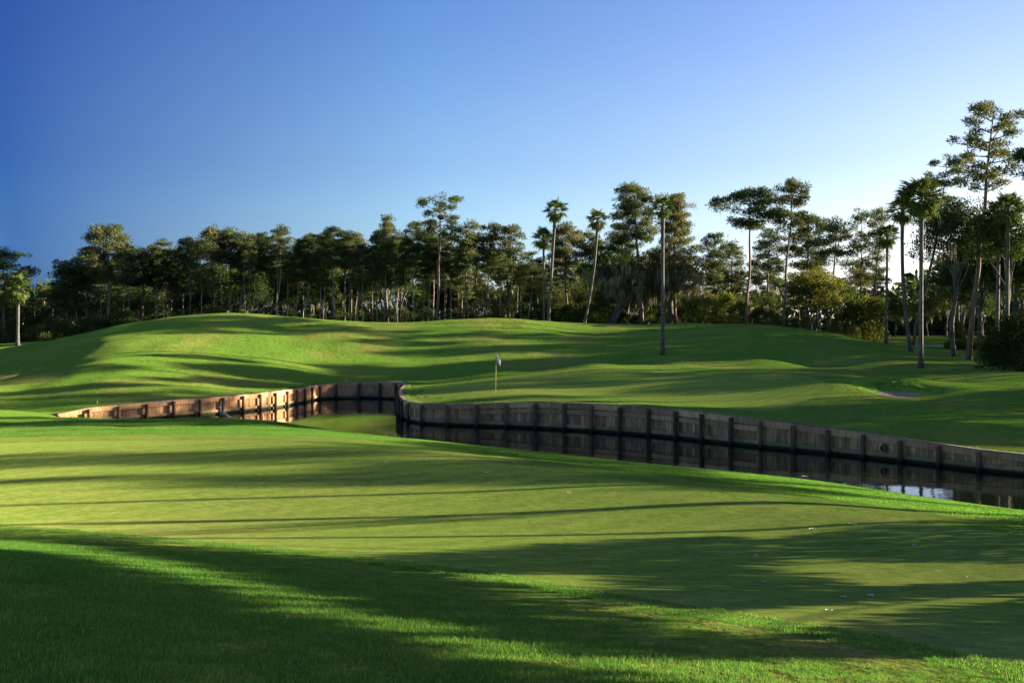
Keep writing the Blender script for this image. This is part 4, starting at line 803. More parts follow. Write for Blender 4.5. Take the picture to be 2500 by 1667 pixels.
# ------------------------------------------------------------------ trees outside the frame on the sunny side; they throw the long shadows
CA, SA, TE = math.cos(SUN_AZ), math.sin(SUN_AZ), math.tan(SUN_EL)
def vt(v, T): return T*CA-v*SA, T*SA+v*CA
NEAR_BOUGHS = [(5.51,4.33), (7.3,4.54), (6.22,4.46), (7.27,4.17), (4.57,4.42), (8.52,4.58), (5.28,4.57), (7.03,4.17), (8.1,4.29), (4.43,4.68), (6.11,4.27), (4.99,4.19), (11.88,4.07), (5.06,3.97), (10.08,4.4), (4.56,4.84), (6.97,4.43), (5.09,4.39), (4.7,4.18), (4.8,4.72), (4.96,4.71), (11.27,4.33), (5.22,4.23), (6.39,4.62), (4.77,4.85), (4.85,4.26), (5.96,4.08), (7.68,4.41), (8.87,4.5), (4.82,4.12), (11.52,4.02), (5.4,4.49), (5.69,4.8), (7.47,4.21), (5.68,4.14), (4.49,4.54), (7.04,4.32), (5.7,4.63), (8.71,4.25), (9.67,4.1), (5.94,4.73), (9.36,4.35), (6.33,4.11), (5.25,4.43), (8.94,4.28), (6.79,4.42), (5.1,4.58), (5.42,4.05), (5.23,4.11), (10.84,4.02), (6.26,4.22), (6.32,4.34), (5.09,4.75), (6.77,4.12), (5.88,4.44), (4.93,4.43), (7.6,4.66), (7.31,4.39), (6.5,4.36), (6.86,4.6), (6.77,4.29), (8.64,4.5), (6.5,4.73), (4.66,4.74), (6.16,4.63), (5.29,4.73), (10.94,4.3), (7.93,4.41), (4.74,4.35), (7.36,4.66), (8.2,4.43), (7.89,4.64), (5.51,4.77), (9.13,4.37), (4.32,4.82), (7.02,4.62), (9.82,4.39), (4.67,4.6), (7.73,4.19), (5.41,4.2), (6.65,4.49), (8.85,4.18), (6.55,4.16), (7.93,4.15), (5.75,4.3), (11.58,4.22), (6.09,4.5), (6.5,4.53), (10.5,4.16), (5.56,4.46), (6.27,4.76), (11.42,4.29), (7.14,4.53), (7.18,4.34), (4.87,4.6), (6.17,4.12), (10.13,4.2), (8.38,4.22), (8.44,4.44), (9.23,4.13), (5.74,4.51), (7.45,4.49), (12.27,4.03), (9.49,4.1), (12.75,4.06), (4.76,3.98), (11.99,4.25), (4.92,3.96), (6.76,4.69), (4.97,4.85), (6.61,4.62), (9.93,4.07), (8.64,4.12), (5.96,4.56), (11.71,4.08), (4.8,4.47), (6.63,4.34), (12.4,4.2), (9.52,4.4), (5.22,3.97), (9.62,4.23), (11.14,4.13), (9.15,4.5), (13.1,4.13), (9.32,4.51), (5.82,4.08), (10.81,4.39), (10.86,4.15), (8.24,4.62), (5.88,4.24), (10.36,4.16), (6.1,4.76), (10.59,4.31), (7.88,4.28), (10.23,4.09), (8.57,4.3), (8.09,4.57), (9.76,4.22), (7.72,4.59), (10.02,4.28), (5.53,4.14), (6.01,4.36), (5.36,4.36), (9.06,4.15), (7.22,4.68), (8.21,4.18), (12.43,4.07), (10.47,4.4), (5.47,4.62), (12.11,4.04), (8.38,4.6), (10.67,4.1), (7.61,4.26), (11.36,4.16), (12.58,4.08), (5.83,4.63), (10.26,4.43), (10.74,4.24), (6.43,4.24), (9.45,4.52), (12.25,4.2), (11.13,4.31), (10.29,4.29), (7.54,4.39), (6.89,4.73), (11.75,4.24), (8.33,4.35), (9.0,4.52), (9.39,4.2), (6.89,4.22), (5.1,4.1), (11.01,4.07), (8.08,4.13), (6.38,4.46), (8.74,4.4), (11.25,4.04), (7.61,4.12), (12.92,4.1), (9.64,4.5), (8.06,4.43), (8.73,4.59), (6.64,4.75), (5.21,4.83), (12.11,4.19), (4.44,4.88), (13.25,4.11), (8.52,4.16), (7.58,4.52), (12.74,4.19), (9.2,4.26), (9.77,3.76), (6.29,3.79), (5.92,3.61), (6.1,3.7), (13.54,3.17), (10.39,3.53), (8.78,3.65), (9.61,3.6), (17.17,3.46), (7.44,3.75), (6.7,3.74), (7.12,3.81), (7.68,3.57), (8.77,3.4), (7.27,3.84), (11.17,3.29), (6.54,3.66), (7.49,3.51), (9.09,3.61), (14.82,3.44), (11.58,3.02), (10.94,3.6), (10.05,3.18), (8.76,3.79), (6.94,3.55), (9.37,3.48), (9.97,3.38), (12.66,3.15), (10.92,3.44), (16.49,3.48), (17.65,3.49), (10.57,3.2), (9.89,3.65), (12.79,3.33), (6.28,3.63), (14.18,3.25), (12.0,3.4), (12.36,3.02), (7.23,3.52), (5.77,3.59), (12.63,3.49), (12.46,3.65), (9.63,3.34), (12.01,3.19), (13.88,3.2), (14.29,3.51), (13.06,3.09), (13.19,3.19), (19.09,3.62), (7.98,3.68), (10.75,3.46), (12.27,3.24), (9.2,3.4), (13.05,3.49), (10.58,3.64), (9.26,3.6), (6.88,3.76), (10.29,3.68), (8.42,3.52), (14.94,3.36), (8.02,3.44), (10.26,3.38), (8.2,3.72), (5.94,3.42), (7.84,3.85), (11.31,3.23), (11.78,3.02), (17.35,3.53), (14.37,3.3), (8.56,3.72), (11.88,3.5), (14.56,3.34), (10.75,3.23), (9.57,3.77), (8.92,3.71), (11.83,3.66), (8.96,3.41), (10.38,3.19), (11.22,3.49), (10.04,3.52), (8.59,3.38), (15.48,3.4), (8.63,3.58), (7.83,3.51), (12.36,3.49), (13.39,3.56), (11.48,3.28), (13.6,3.39), (11.64,3.56), (9.83,3.22), (14.51,3.53), (12.17,3.0), (5.83,3.76), (11.08,3.12), (13.85,3.38), (16.93,3.44), (8.22,3.5), (16.11,3.38), (11.46,3.59), (7.68,3.74), (13.69,3.54), (13.72,3.1), (6.66,3.55), (11.26,3.69), (11.32,3.06), (12.2,3.49), (15.27,3.53), (12.94,3.19), (10.2,3.56), (12.79,3.57), (9.17,3.8), (16.03,3.55), (6.08,3.52), (18.19,3.58), (16.63,3.57), (14.13,3.55), (16.33,3.39), (12.8,3.06), (10.05,3.75), (18.44,3.6), (15.76,3.48), (11.64,3.21), (13.19,3.39), (15.08,3.56), (18.75,3.56), (12.49,3.37), (7.23,3.7), (8.42,3.82), (10.99,3.29), (7.01,3.68), (15.89,3.4), (13.87,3.55), (9.47,3.36), (17.81,3.49), (15.19,3.32), (10.9,3.09), (9.85,3.49), (11.85,3.25), (12.56,3.0), (8.0,3.85), (18.59,3.54), (11.39,3.44), (10.23,3.18), (10.5,3.35), (16.77,3.45), (13.43,3.4), (7.56,3.85), (9.36,3.72), (14.06,3.39), (13.22,3.55), (17.98,3.59), (10.82,3.71), (12.04,3.58), (7.82,3.69), (11.96,3.0), (18.88,3.64), (11.74,3.39), (16.23,3.57), (6.41,3.55), (6.45,3.79), (10.6,3.47), (13.71,3.26), (8.91,3.55), (13.35,3.11), (14.73,3.32), (8.38,3.67), (11.1,3.59), (17.02,3.56), (15.56,3.57), (11.47,3.12), (16.86,3.58), (13.01,3.33), (13.34,3.27), (12.28,3.64), (12.98,3.62), (12.69,1.76), (14.89,1.65), (16.12,1.14), (14.48,1.6), (12.64,2.52), (14.25,1.34), (12.29,2.87), (15.16,1.38), (12.91,1.73), (13.61,1.71), (13.75,1.92), (14.76,1.83), (14.35,2.26), (12.19,2.14), (14.86,2.05), (13.07,2.05), (13.37,2.52), (15.9,0.97), (11.97,2.62), (12.06,2.44), (14.46,1.9), (13.73,2.47), (12.38,2.37), (13.98,1.68), (13.98,2.41), (14.28,1.73), (14.03,1.93), (13.6,1.45), (15.65,1.09), (12.61,2.23), (13.04,2.47), (14.59,1.28), (13.26,1.95), (12.57,2.69), (13.43,2.73), (15.47,1.55), (15.88,1.56), (12.45,1.84), (14.23,2.42), (12.8,2.76), (15.36,1.17), (15.98,1.33), (13.28,2.34), (13.47,1.91), (12.82,2.25), (12.19,2.63), (16.23,1.3), (12.89,2.01), (14.32,2.06), (13.33,1.63), (14.66,1.52), (12.9,2.93), (15.76,1.26), (16.31,1.14), (13.78,1.6), (12.59,2.9), (12.23,1.9), (14.98,1.2), (12.87,2.55), (13.78,2.15), (15.0,1.93), (13.61,2.09), (14.09,2.17), (16.43,0.97), (12.49,2.07), (13.07,2.26), (15.17,1.19), (15.15,1.69), (14.58,2.21), (13.11,2.82), (13.54,2.45), (15.68,1.53), (13.19,2.61), (13.76,2.65), (16.11,0.96), (13.41,2.21), (13.15,1.74), (15.37,1.39), (14.42,1.43), (12.05,2.82), (13.83,1.37), (15.34,1.7), (14.87,1.42), (15.57,1.32), (14.07,1.43), (13.09,1.54), (12.05,2.26), (14.65,1.98), (12.42,2.57), (13.41,1.42), (15.61,1.74), (12.65,1.95), (15.2,1.87), (11.83,2.73), (13.24,2.15), (14.23,1.54), (14.21,1.92), (15.92,1.15), (13.65,2.3), (15.04,1.53), (11.34,2.0), (9.39,2.15), (9.9,2.34), (9.67,2.44), (10.46,1.92), (10.25,1.31), (8.65,2.76), (11.9,1.82), (10.43,2.39), (10.11,1.79), (9.14,2.32), (9.04,2.83), (10.6,1.42), (8.86,2.85), (9.97,1.94), (10.72,2.37), (10.1,2.22), (11.93,2.11), (11.05,2.0), (10.18,2.52), (9.08,2.57), (9.52,2.7), (9.77,2.19), (12.4,1.72), (12.08,1.67), (10.54,1.61), (9.78,1.82), (11.62,2.0), (9.44,2.45), (9.72,2.66), (10.98,2.33), (10.31,2.21), (11.34,2.25), (9.54,2.27), (12.86,1.75), (10.65,1.23), (9.21,2.7), (10.91,1.89), (12.21,1.86), (10.72,1.94), (12.13,2.06), (8.93,2.45), (10.18,1.6), (11.58,1.81), (11.16,1.86), (8.46,2.86), (10.89,1.16), (10.53,2.15), (12.57,1.88), (10.85,2.12), (9.64,2.03), (11.11,2.2), (10.22,1.98), (8.79,2.6), (11.68,2.17), (10.38,1.75), (10.45,1.25), (9.92,2.58), (10.37,1.47), (12.68,1.73), (11.49,2.13), (9.94,1.7), (10.8,1.39), (11.05,1.0), (11.37,1.82), (9.25,2.52), (12.37,1.96), (11.81,1.97), (9.94,2.12), (13.38,0.61), (14.84,-0.05), (15.26,0.16), (14.28,0.56), (16.44,0.26), (14.67,0.75), (16.48,-0.2), (15.95,0.49), (12.91,0.53), (14.07,0.8), (16.12,0.34), (14.59,-0.01), (16.09,-0.21), (13.65,0.78), (15.15,0.71), (13.62,0.48), (15.14,-0.09), (13.87,0.59), (14.87,0.33), (13.18,0.76), (15.07,0.49), (16.49,-0.46), (21.67,-2.63), (15.26,-0.32), (18.59,-1.18), (14.89,0.76), (16.8,-0.75), (15.95,0.05), (18.34,-0.87), (15.44,0.3), (14.25,1.01), (15.59,0.6), (14.43,0.22), (15.77,-0.17), (16.81,-0.01), (16.25,0.09), (15.9,-0.35), (15.84,0.28), (17.15,-0.46), (14.46,1.08), (15.62,-0.43), (18.81,-1.53), (14.76,1.0), (13.88,0.33), (16.48,-0.7), (18.05,-1.18), (17.14,-0.96), (15.39,-0.08), (15.37,0.55), (17.7,-0.58), (17.9,-0.67), (16.7,-0.36), (16.67,0.17), (13.17,0.54), (13.84,0.98), (15.38,0.78), (18.0,-0.9), (13.4,0.39), (13.41,0.86), (16.96,-0.34), (14.63,0.36), (19.8,-1.73), (17.25,-0.74), (17.8,-1.13), (22.05,-2.75), (19.99,-1.86), (17.4,-0.96), (17.17,-0.24), (19.58,-1.65), (19.11,-1.38), (17.4,-0.52), (20.2,-1.95), (14.53,0.56), (15.6,0.06), (14.38,0.8), (21.46,-2.48), (20.58,-2.18), (21.22,-2.35), (17.73,-0.84), (14.14,0.36), (16.28,-0.35), (18.82,-1.24), (16.27,0.5), (23.88,-3.53), (16.09,-0.54), (18.15,-0.72), (19.23,-1.74), (22.55,-3.01), (14.81,0.54), (23.35,-3.3), (20.85,-2.34), (15.04,0.12), (18.24,-1.31), (18.28,-1.09), (16.95,-0.58), (15.81,0.66), (23.58,-3.39), (24.26,-3.64), (22.95,-3.07), (20.47,-1.97), (17.39,-0.29), (23.13,-3.21), (22.29,-2.79), (14.96,-0.25), (19.34,-1.55), (17.58,-1.12), (15.06,0.91), (17.5,-0.72), (18.55,-1.46), (19.02,-1.65), (16.47,0.04), (8.68,1.96), (7.54,2.43), (7.15,2.57), (7.39,2.64), (6.66,2.52), (6.21,2.69), (8.4,2.13), (6.85,2.67), (7.83,2.26), (8.12,2.04), (6.62,2.71), (8.86,1.74), (8.62,1.75), (8.32,1.88), (6.7,2.88), (7.48,2.23), (6.43,2.72), (6.01,2.78), (8.1,2.23), (6.94,2.87), (7.27,2.27), (6.97,2.46), (6.36,2.91), (7.73,2.42), (7.93,2.1), (7.65,2.15), (7.36,2.46), (6.17,2.91), (9.03,1.63), (7.1,2.75), (8.49,1.95), (5.82,2.86), (7.97,2.38), (7.1,2.34), (6.13,3.27), (5.98,2.95), (5.83,3.09), (6.36,3.09), (6.61,2.96), (5.93,3.27), (6.16,2.99), (6.56,3.13), (6.31,3.26), (6.79,2.92)]  # bough spots worked back along the sun from the wanted near shade
MID_BOUGHS = [(31.95,3.81), (30.29,2.92), (31.08,1.52), (32.47,2.31), (29.56,2.14), (32.39,3.83), (31.19,2.46), (30.79,2.84), (31.83,1.95), (33.52,3.87), (34.49,0.94), (32.62,1.79), (31.63,3.08), (32.74,2.7), (30.28,2.41), (33.78,1.65), (31.31,1.97), (30.53,3.82), (33.0,1.24), (30.96,3.35), (31.01,3.78), (32.15,3.25), (34.09,1.22), (33.07,3.59), (31.53,3.52), (32.74,3.2), (33.17,1.84), (31.9,1.51), (31.87,2.62), (35.7,0.85), (35.1,1.2), (30.25,1.9), (32.58,1.36), (30.7,2.28), (30.68,1.68), (34.69,1.35), (29.1,1.94), (32.32,2.77), (31.22,2.93), (36.84,0.48), (29.75,2.53), (34.99,0.78), (33.48,1.11), (36.26,0.54), (30.46,3.31), (31.51,1.3), (33.46,3.41), (31.58,2.3), (32.87,2.15), (25.56,1.95), (25.5,0.9), (25.57,1.48), (24.54,0.76), (25.66,2.53), (24.96,0.7), (24.96,2.15), (24.24,1.05), (25.01,0.16), (24.89,1.09), (24.74,1.53), (23.73,0.25), (26.58,1.56), (26.85,-0.66), (25.97,1.53), (26.24,1.87), (26.41,2.33), (25.77,1.16), (26.41,-0.2), (24.44,0.13), (25.18,1.38), (24.39,1.38), (24.57,1.93), (24.08,0.72), (25.38,0.24), (26.07,2.49), (27.34,-0.66), (25.13,2.52), (27.84,-0.85), (28.21,-1.01), (25.22,-0.15), (25.22,1.76), (25.64,-0.27), (23.71,0.69), (24.06,0.05), (28.69,-1.13), (25.89,0.01), (25.88,2.18), (24.72,0.39), (26.87,-0.27), (24.82,-0.15), (26.63,1.99), (25.97,-0.44), (29.12,-1.26), (27.23,-0.31), (26.43,-0.59), (29.05,0.26), (27.01,1.46), (29.53,0.78), (30.28,0.24), (27.73,1.15), (27.47,1.47), (27.17,0.62), (29.55,0.38), (27.2,1.15), (28.78,0.84), (26.6,0.92), (27.9,1.71), (27.36,1.81), (29.58,0.02), (27.56,0.77), (26.63,1.29), (28.49,1.58), (28.31,0.93), (29.89,0.38), (29.23,0.6), (29.14,1.1), (28.61,0.16), (31.19,-0.22), (27.68,0.39), (28.22,1.31), (28.85,1.3), (28.37,0.51), (28.01,0.69), (30.66,0.2), (26.95,0.91), (30.67,-0.15), (26.24,0.86), (28.78,0.47), (30.26,-0.13), (28.03,0.33), (30.98,0.07), (29.93,0.04), (31.53,-0.16), (32.17,-1.18), (24.32,0.34), (24.61,-0.08), (39.5,-2.09), (25.36,-0.99), (27.23,-1.1), (36.97,-2.3), (27.71,0.21), (26.14,-0.67), (29.89,-0.73), (32.58,-1.16), (46.47,-3.46), (33.31,-1.99), (23.51,0.17), (22.72,0.17), (29.49,0.27), (27.9,-0.22), (30.98,-0.92), (41.31,-2.62), (25.14,0.22), (22.09,-0.05), (28.4,-0.64), (26.27,0.29), (42.99,-3.17), (30.17,-1.65), (26.2,-1.27), (26.82,-1.38), (31.79,-0.22), (24.73,-0.78), (29.18,-1.11), (26.13,-0.22), (40.08,-2.42), (23.59,-0.84), (28.97,-0.37), (28.28,0.07), (23.14,-0.57), (47.41,-4.27), (30.7,-0.35), (31.33,-1.32), (35.18,-1.51), (27.01,-0.13), (26.84,0.39), (28.81,0.23), (44.58,-2.73), (41.79,-3.2), (30.06,-0.16), (25.67,0.37), (25.63,-0.12), (26.64,-0.38), (41.76,-2.19), (27.06,-1.73), (48.82,-4.38), (32.79,-1.57), (38.09,-1.69), (39.67,-2.67), (31.13,-0.23), (33.81,-1.6), (34.34,-1.48), (31.28,-1.75), (33.91,-1.99), (23.84,-0.24), (45.8,-3.91), (35.04,-2.11), (28.72,-1.4), (28.04,0.46), (35.63,-2.0), (23.93,0.4), (22.54,-0.23), (23.98,-1.0), (44.95,-2.87), (38.99,-2.6), (38.46,-2.63), (35.71,-1.14), (38.85,-1.8), (29.66,-0.31), (25.06,-1.35), (37.57,-2.29), (30.51,-1.01), (37.8,-1.36), (33.22,-1.37), (23.09,0.34), (25.11,-0.36), (34.44,-1.9), (33.49,-0.73), (24.59,-1.21), (36.48,-1.57), (48.4,-3.58), (32.8,-0.78), (49.32,-4.13), (27.81,-0.93), (34.14,-0.66), (32.44,-0.37), (47.37,-3.82), (31.74,-1.28), (32.02,-1.8), (25.75,-0.91), (45.72,-3.04), (51.14,-4.97), (29.66,-1.16), (24.24,-0.64), (27.44,-0.52), (38.07,-2.53), (51.79,-5.1), (26.8,-0.79), (27.43,0.5), (22.31,0.32), (33.64,-1.18), (30.72,-1.75), (36.77,-1.19), (50.58,-4.81), (44.67,-3.69), (50.03,-4.69), (31.9,-0.85), (45.13,-3.35), (28.27,-1.37), (23.18,-0.12), (32.47,-1.87), (42.32,-3.35), (43.79,-3.23), (43.69,-2.67), (37.45,-1.65), (25.55,-0.54), (25.47,-1.44), (49.03,-3.82), (36.21,-1.16), (46.61,-3.88), (34.77,-1.09), (40.09,-2.94), (29.37,-1.51), (36.51,-2.21), (27.5,-1.46), (45.18,-3.77), (35.94,-2.32), (28.46,0.45), (48.14,-4.18), (40.76,-2.41), (28.59,-1.01), (47.78,-3.78), (40.04,-1.83), (29.29,-0.7), (40.86,-2.89), (47.03,-3.38), (30.09,-1.19), (38.7,-2.25), (34.83,-1.71), (36.91,-1.74), (38.46,-1.93), (24.74,0.34), (25.88,-1.54), (31.49,-0.51), (38.1,-2.12), (30.83,0.05), (45.86,-3.42), (42.02,-2.82), (42.48,-2.44), (44.31,-3.21), (40.72,-1.98), (35.99,-1.5), (44.14,-3.61), (26.51,-1.64), (39.33,-1.72), (46.19,-3.07), (49.77,-4.35), (43.27,-2.46), (43.22,-3.53), (35.2,-0.89), (32.29,-0.75), (46.85,-4.22), (30.41,0.12), (30.92,-1.33), (30.28,-0.6), (34.18,-1.08), (27.46,-1.89), (49.2,-4.6), (47.48,-3.32), (28.64,-0.13), (48.6,-3.95), (41.3,-2.14), (41.22,-3.14), (43.67,-3.64), (24.21,-0.06), (35.42,-2.35), (37.16,-1.36), (29.93,0.23), (33.11,-0.45), (27.31,2.86), (26.87,3.49), (27.39,3.32), (27.25,3.6), (27.03,3.23), (27.59,3.6), (26.92,2.9), (40.2,-0.0), (37.57,0.01), (42.79,-1.66), (37.8,-0.98), (36.55,-0.43), (40.22,-0.71), (40.06,-1.16), (38.17,0.14), (37.36,-0.87), (35.72,-0.15), (44.69,-1.97), (40.63,0.08), (36.78,0.27), (37.2,0.27), (43.32,-1.67), (38.05,-0.57), (48.25,-2.92), (39.16,-1.09), (37.7,-0.33), (34.82,0.05), (38.36,-0.28), (39.17,-0.28), (41.16,-1.51), (46.16,-2.71), (49.71,-3.27), (46.79,-2.56), (42.07,-0.96), (41.4,-1.05), (41.88,-1.38), (40.77,-1.6), (36.3,-0.06), (39.82,-0.57), (37.24,-0.39), (36.22,-0.64), (42.24,-1.49), (41.54,-0.26), (44.0,-1.99), (46.47,-2.38), (48.98,-3.34), (46.14,-2.3), (39.5,-0.86), (41.6,-1.79), (47.49,-2.47), (40.54,-1.33), (38.79,-0.28), (38.8,-1.08), (41.48,-0.7), (35.32,0.23), (40.79,-0.55), (49.3,-3.0), (43.4,-2.2), (42.99,-1.31), (45.71,-2.39), (40.86,-0.9), (36.78,-0.17), (38.25,-1.09), (40.38,-0.4), (37.01,-0.67), (44.91,-2.25), (39.8,0.09), (46.83,-2.9), (47.19,-2.92), (43.48,-1.32), (36.64,-0.79), (42.5,-1.1), (39.57,-0.27), (34.41,0.23), (35.72,0.31), (48.66,-2.97), (43.67,-1.9), (38.89,0.11), (39.64,-1.23), (44.19,-1.35), (45.13,-2.5), (50.34,-3.29), (38.93,-0.63), (39.46,0.07), (38.55,-0.73), (36.35,0.27), (38.5,0.04), (45.26,-2.15), (47.56,-2.95), (43.21,-0.99), (47.87,-2.53), (41.18,-0.01), (45.06,-1.86), (41.94,-0.29), (44.27,-2.36), (44.3,-1.73), (42.69,-2.06), (35.36,-0.15), (43.77,-1.12), (45.85,-2.04), (47.14,-2.49), (42.34,-0.33), (45.48,-2.64), (40.29,-1.59), (38.02,-0.17), (47.93,-3.08), (43.87,-1.55), (40.89,-0.18), (50.01,-3.54), (42.45,-1.8), (41.14,-0.58), (42.04,-1.86), (50.75,-3.71), (50.06,-3.05), (37.67,-0.67), (46.5,-2.8), (37.82,0.27), (50.77,-3.27), (40.43,-0.98), (48.99,-2.79), (50.38,-3.63), (39.32,0.4), (40.94,-1.23), (42.83,-0.95), (43.09,-1.94), (35.98,-0.38), (43.78,-2.26)]  # likewise for the shade bands across the middle ground

OFFL = 'spreading tree outside the right edge, seen only by its shadow'
def shade_tree(v0, T0, boughs, seed, r0=.25, mat='oak_leaf', cl=.2, per=34, leaf=.17, reach=2.2, name='live_oak', fork=.55, lm=.035, lk=3):  # unseen tree, its crown shaped to cast a set shade pattern
    rng = np.random.default_rng(seed); x, y = vt(v0, T0); z0 = h1(x, y)-.1
    root = thing(name, OFFL, 'tree', (x, y, z0), 'trees beyond the right edge of the photo')
    C = []
    for v, w in boughs:
        T = T0+rng.uniform(-reach, reach); a, b = vt(v, T); C.append((a-x, b-y, w+T*TE-z0))
    C = np.array(C); top = np.percentile(C[:, 2], 80); T = trunk_line(top, (rng.normal()*.3, rng.normal()*.3), rng, .012)
    tk = MB(); tk.tube(T, np.linspace(r0*1.15, r0*.35, len(T)), 8); cw = MB()
    for c in C[::lk]:
        p0 = on_line(T, min(top, max(c[2]*fork, c[2]-1.5-.25*np.linalg.norm(c[:2])))); tk.tube(curve(p0, c, .2, 4), np.linspace(lm*1.6, lm*.5, 4), 4, cap=False)
    tufts(cw, C, np.full((len(C), 3), cl)*rng.uniform(.75, 1.3, (len(C), 1)), per, leaf, leaf*.65, rng, .1, np.clip(.4+rng.normal(size=len(C))*.15, 0, 1))
    ob('trunk', tk.mesh('trunk', [M['oak_bark']], True), root); ob('crown', cw.mesh('crown', [M[mat]]), root)
nb = [(v, w+.07) if w > 3.9 and v < 13.2 else (v, w-.09) if w > 2.9+.06*max(0, v-6) else (v, w) for v, w in NEAR_BOUGHS]  # crown layers parted so a thin sunlit streak falls between
shade_tree(9.6, 13.5, [p for p in nb if p[0] < 11.3], 1, cl=.14, leaf=.15, per=62, reach=1.5, r0=.13, lm=.014, lk=9)
shade_tree(14.2, 19, [p for p in nb if 11.3 <= p[0] < 16.6], 2, cl=.17, leaf=.15, per=56, reach=1.8, r0=.15, lm=.018, lk=7)
shade_tree(20.0, 29, [p for p in nb if p[0] >= 16.6], 3, cl=.24)
for i, (v0, lo, hi) in enumerate([(25, 0, 27.3), (30, 27.3, 33.2), (36.5, 33.2, 40), (43.5, 40, 46), (49.5, 46, 60)]):
    shade_tree(v0, 62, [p for p in MID_BOUGHS if lo <= p[0] < hi], 10+i, r0=.2, cl=.36, per=40, leaf=.26, reach=3.0, lm=.05)
for v0, T0, k in [(23.2, 29, 3), (19.9, 31, 6), (17.2, 30, 3), (46.8, 70, 6), (48.2, 76, 3), (73.2, 82, 3), (75.6, 86, 7)]:
    x, y = vt(v0, T0); root = thing('pine_tree', OFFL.replace('spreading tree', 'tall pine'), 'pine tree', (x, y, h1(x, y)-.1), 'trees beyond the right edge of the photo')
    root.scale = (1, 1, 1.35 if v0 < 60 else 1.0)
    for n_, me in zip(NB, PROTO[k]): ob(n_, me, root)
ro = random.Random(21)
for v in list(np.arange(43, 138, 2.3))+list(np.arange(43, 58, 1.6))+list(np.arange(89, 114, 2.2)):
    for lay in range(2):
        T = max(.87*v, 46)+ro.uniform(4, 34); vv = v+ro.uniform(-1.5, 1.5); x, y = vt(vv, T)
        if x/y < .515 or y < ywall(x)+2: continue
        if lay == 0:
            if 60 < vv < 77 and ro.random() < .7 or vv > 97 and ro.random() < .3: continue
            k = ro.randrange(4); s = ro.uniform(.72, 1.02) if ro.random() < .85 else .4
            root = thing('leafy_tree', OFFL.replace('spreading', 'leafy'), 'tree', (x, y, h1(x, y)-.1), 'trees beyond the right edge of the photo'); root.scale = (s, s, s); root.rotation_euler = (0, 0, ro.uniform(0, 6))
            for n_, me in zip(('trunk', 'crown', 'hanging_moss'), OAKP[k]):
                if me is not None:
                    o = ob(n_, me, root)
                    if n_ == 'hanging_moss': o['kind'] = 'stuff'
        else:
            if 76 < vv < 88 or 42 < vv < 53 or 65.5 < vv < 69.5: continue
            if 57 < vv < 77 and ro.random() < .4: continue
            k = ro.randrange(8); s = ro.uniform(.7, 1.05)
            root = thing('pine_tree', OFFL.replace('spreading tree', 'tall pine'), 'pine tree', (x, y, h1(x, y)-.1), 'trees beyond the right edge of the photo'); root.scale = (s, s, s); root.rotation_euler = (0, 0, ro.uniform(0, 6))
            for n_, me in zip(NB, PROTO[k]): ob(n_, me, root)
# ------------------------------------------------------------------ grass blades where they can be told from bare turf
def grass_patch(name, rad, n, hgt, wid, seed, lean=.45, square=True, straw=.035):
    rng = np.random.default_rng(seed)
    P = rng.uniform(-rad, rad, (n, 2)) if square else (lambda r, a: np.column_stack([r*np.cos(a), r*np.sin(a)]))(rad*np.sqrt(rng.random(n)), rng.uniform(0, 6.28, n))
    a = rng.uniform(0, 6.283, n); h = hgt*rng.uniform(.45, 1.15, n); w = wid*rng.uniform(.7, 1.3, n); ln = h*np.abs(rng.normal(0, lean, n))
    d = np.column_stack([np.cos(a), np.sin(a)]); s = np.column_stack([-d[:, 1], d[:, 0]])*w[:, None]*.5
    Z = np.zeros(n)
    b0 = np.column_stack([P-s, Z-.01]); b1 = np.column_stack([P+s, Z-.01])
    m0 = np.column_stack([P-s*.75+d*(ln*.3)[:, None], h*.6]); m1 = np.column_stack([P+s*.75+d*(ln*.3)[:, None], h*.6]); t = np.column_stack([P+d*ln[:, None], h])
    V = np.stack([b0, b1, m1, m0, t], 1).reshape(-1, 3); k = np.arange(n)*5
    Q = np.stack([k, k+1, k+2, k+3], 1); T = np.stack([k+3, k+2, k+4], 1)
    me = mesh_np(name, V, [Q, T], [M['grass_blade']], attrs={'tint': np.repeat(np.where(rng.random(n) < straw, 1.2, np.clip(.42+rng.normal(size=n)*.2, 0, .8)), 5)})
    return bpy.data.objects.new(name, me)                   # source of the scattered blades, never linked to the scene itself
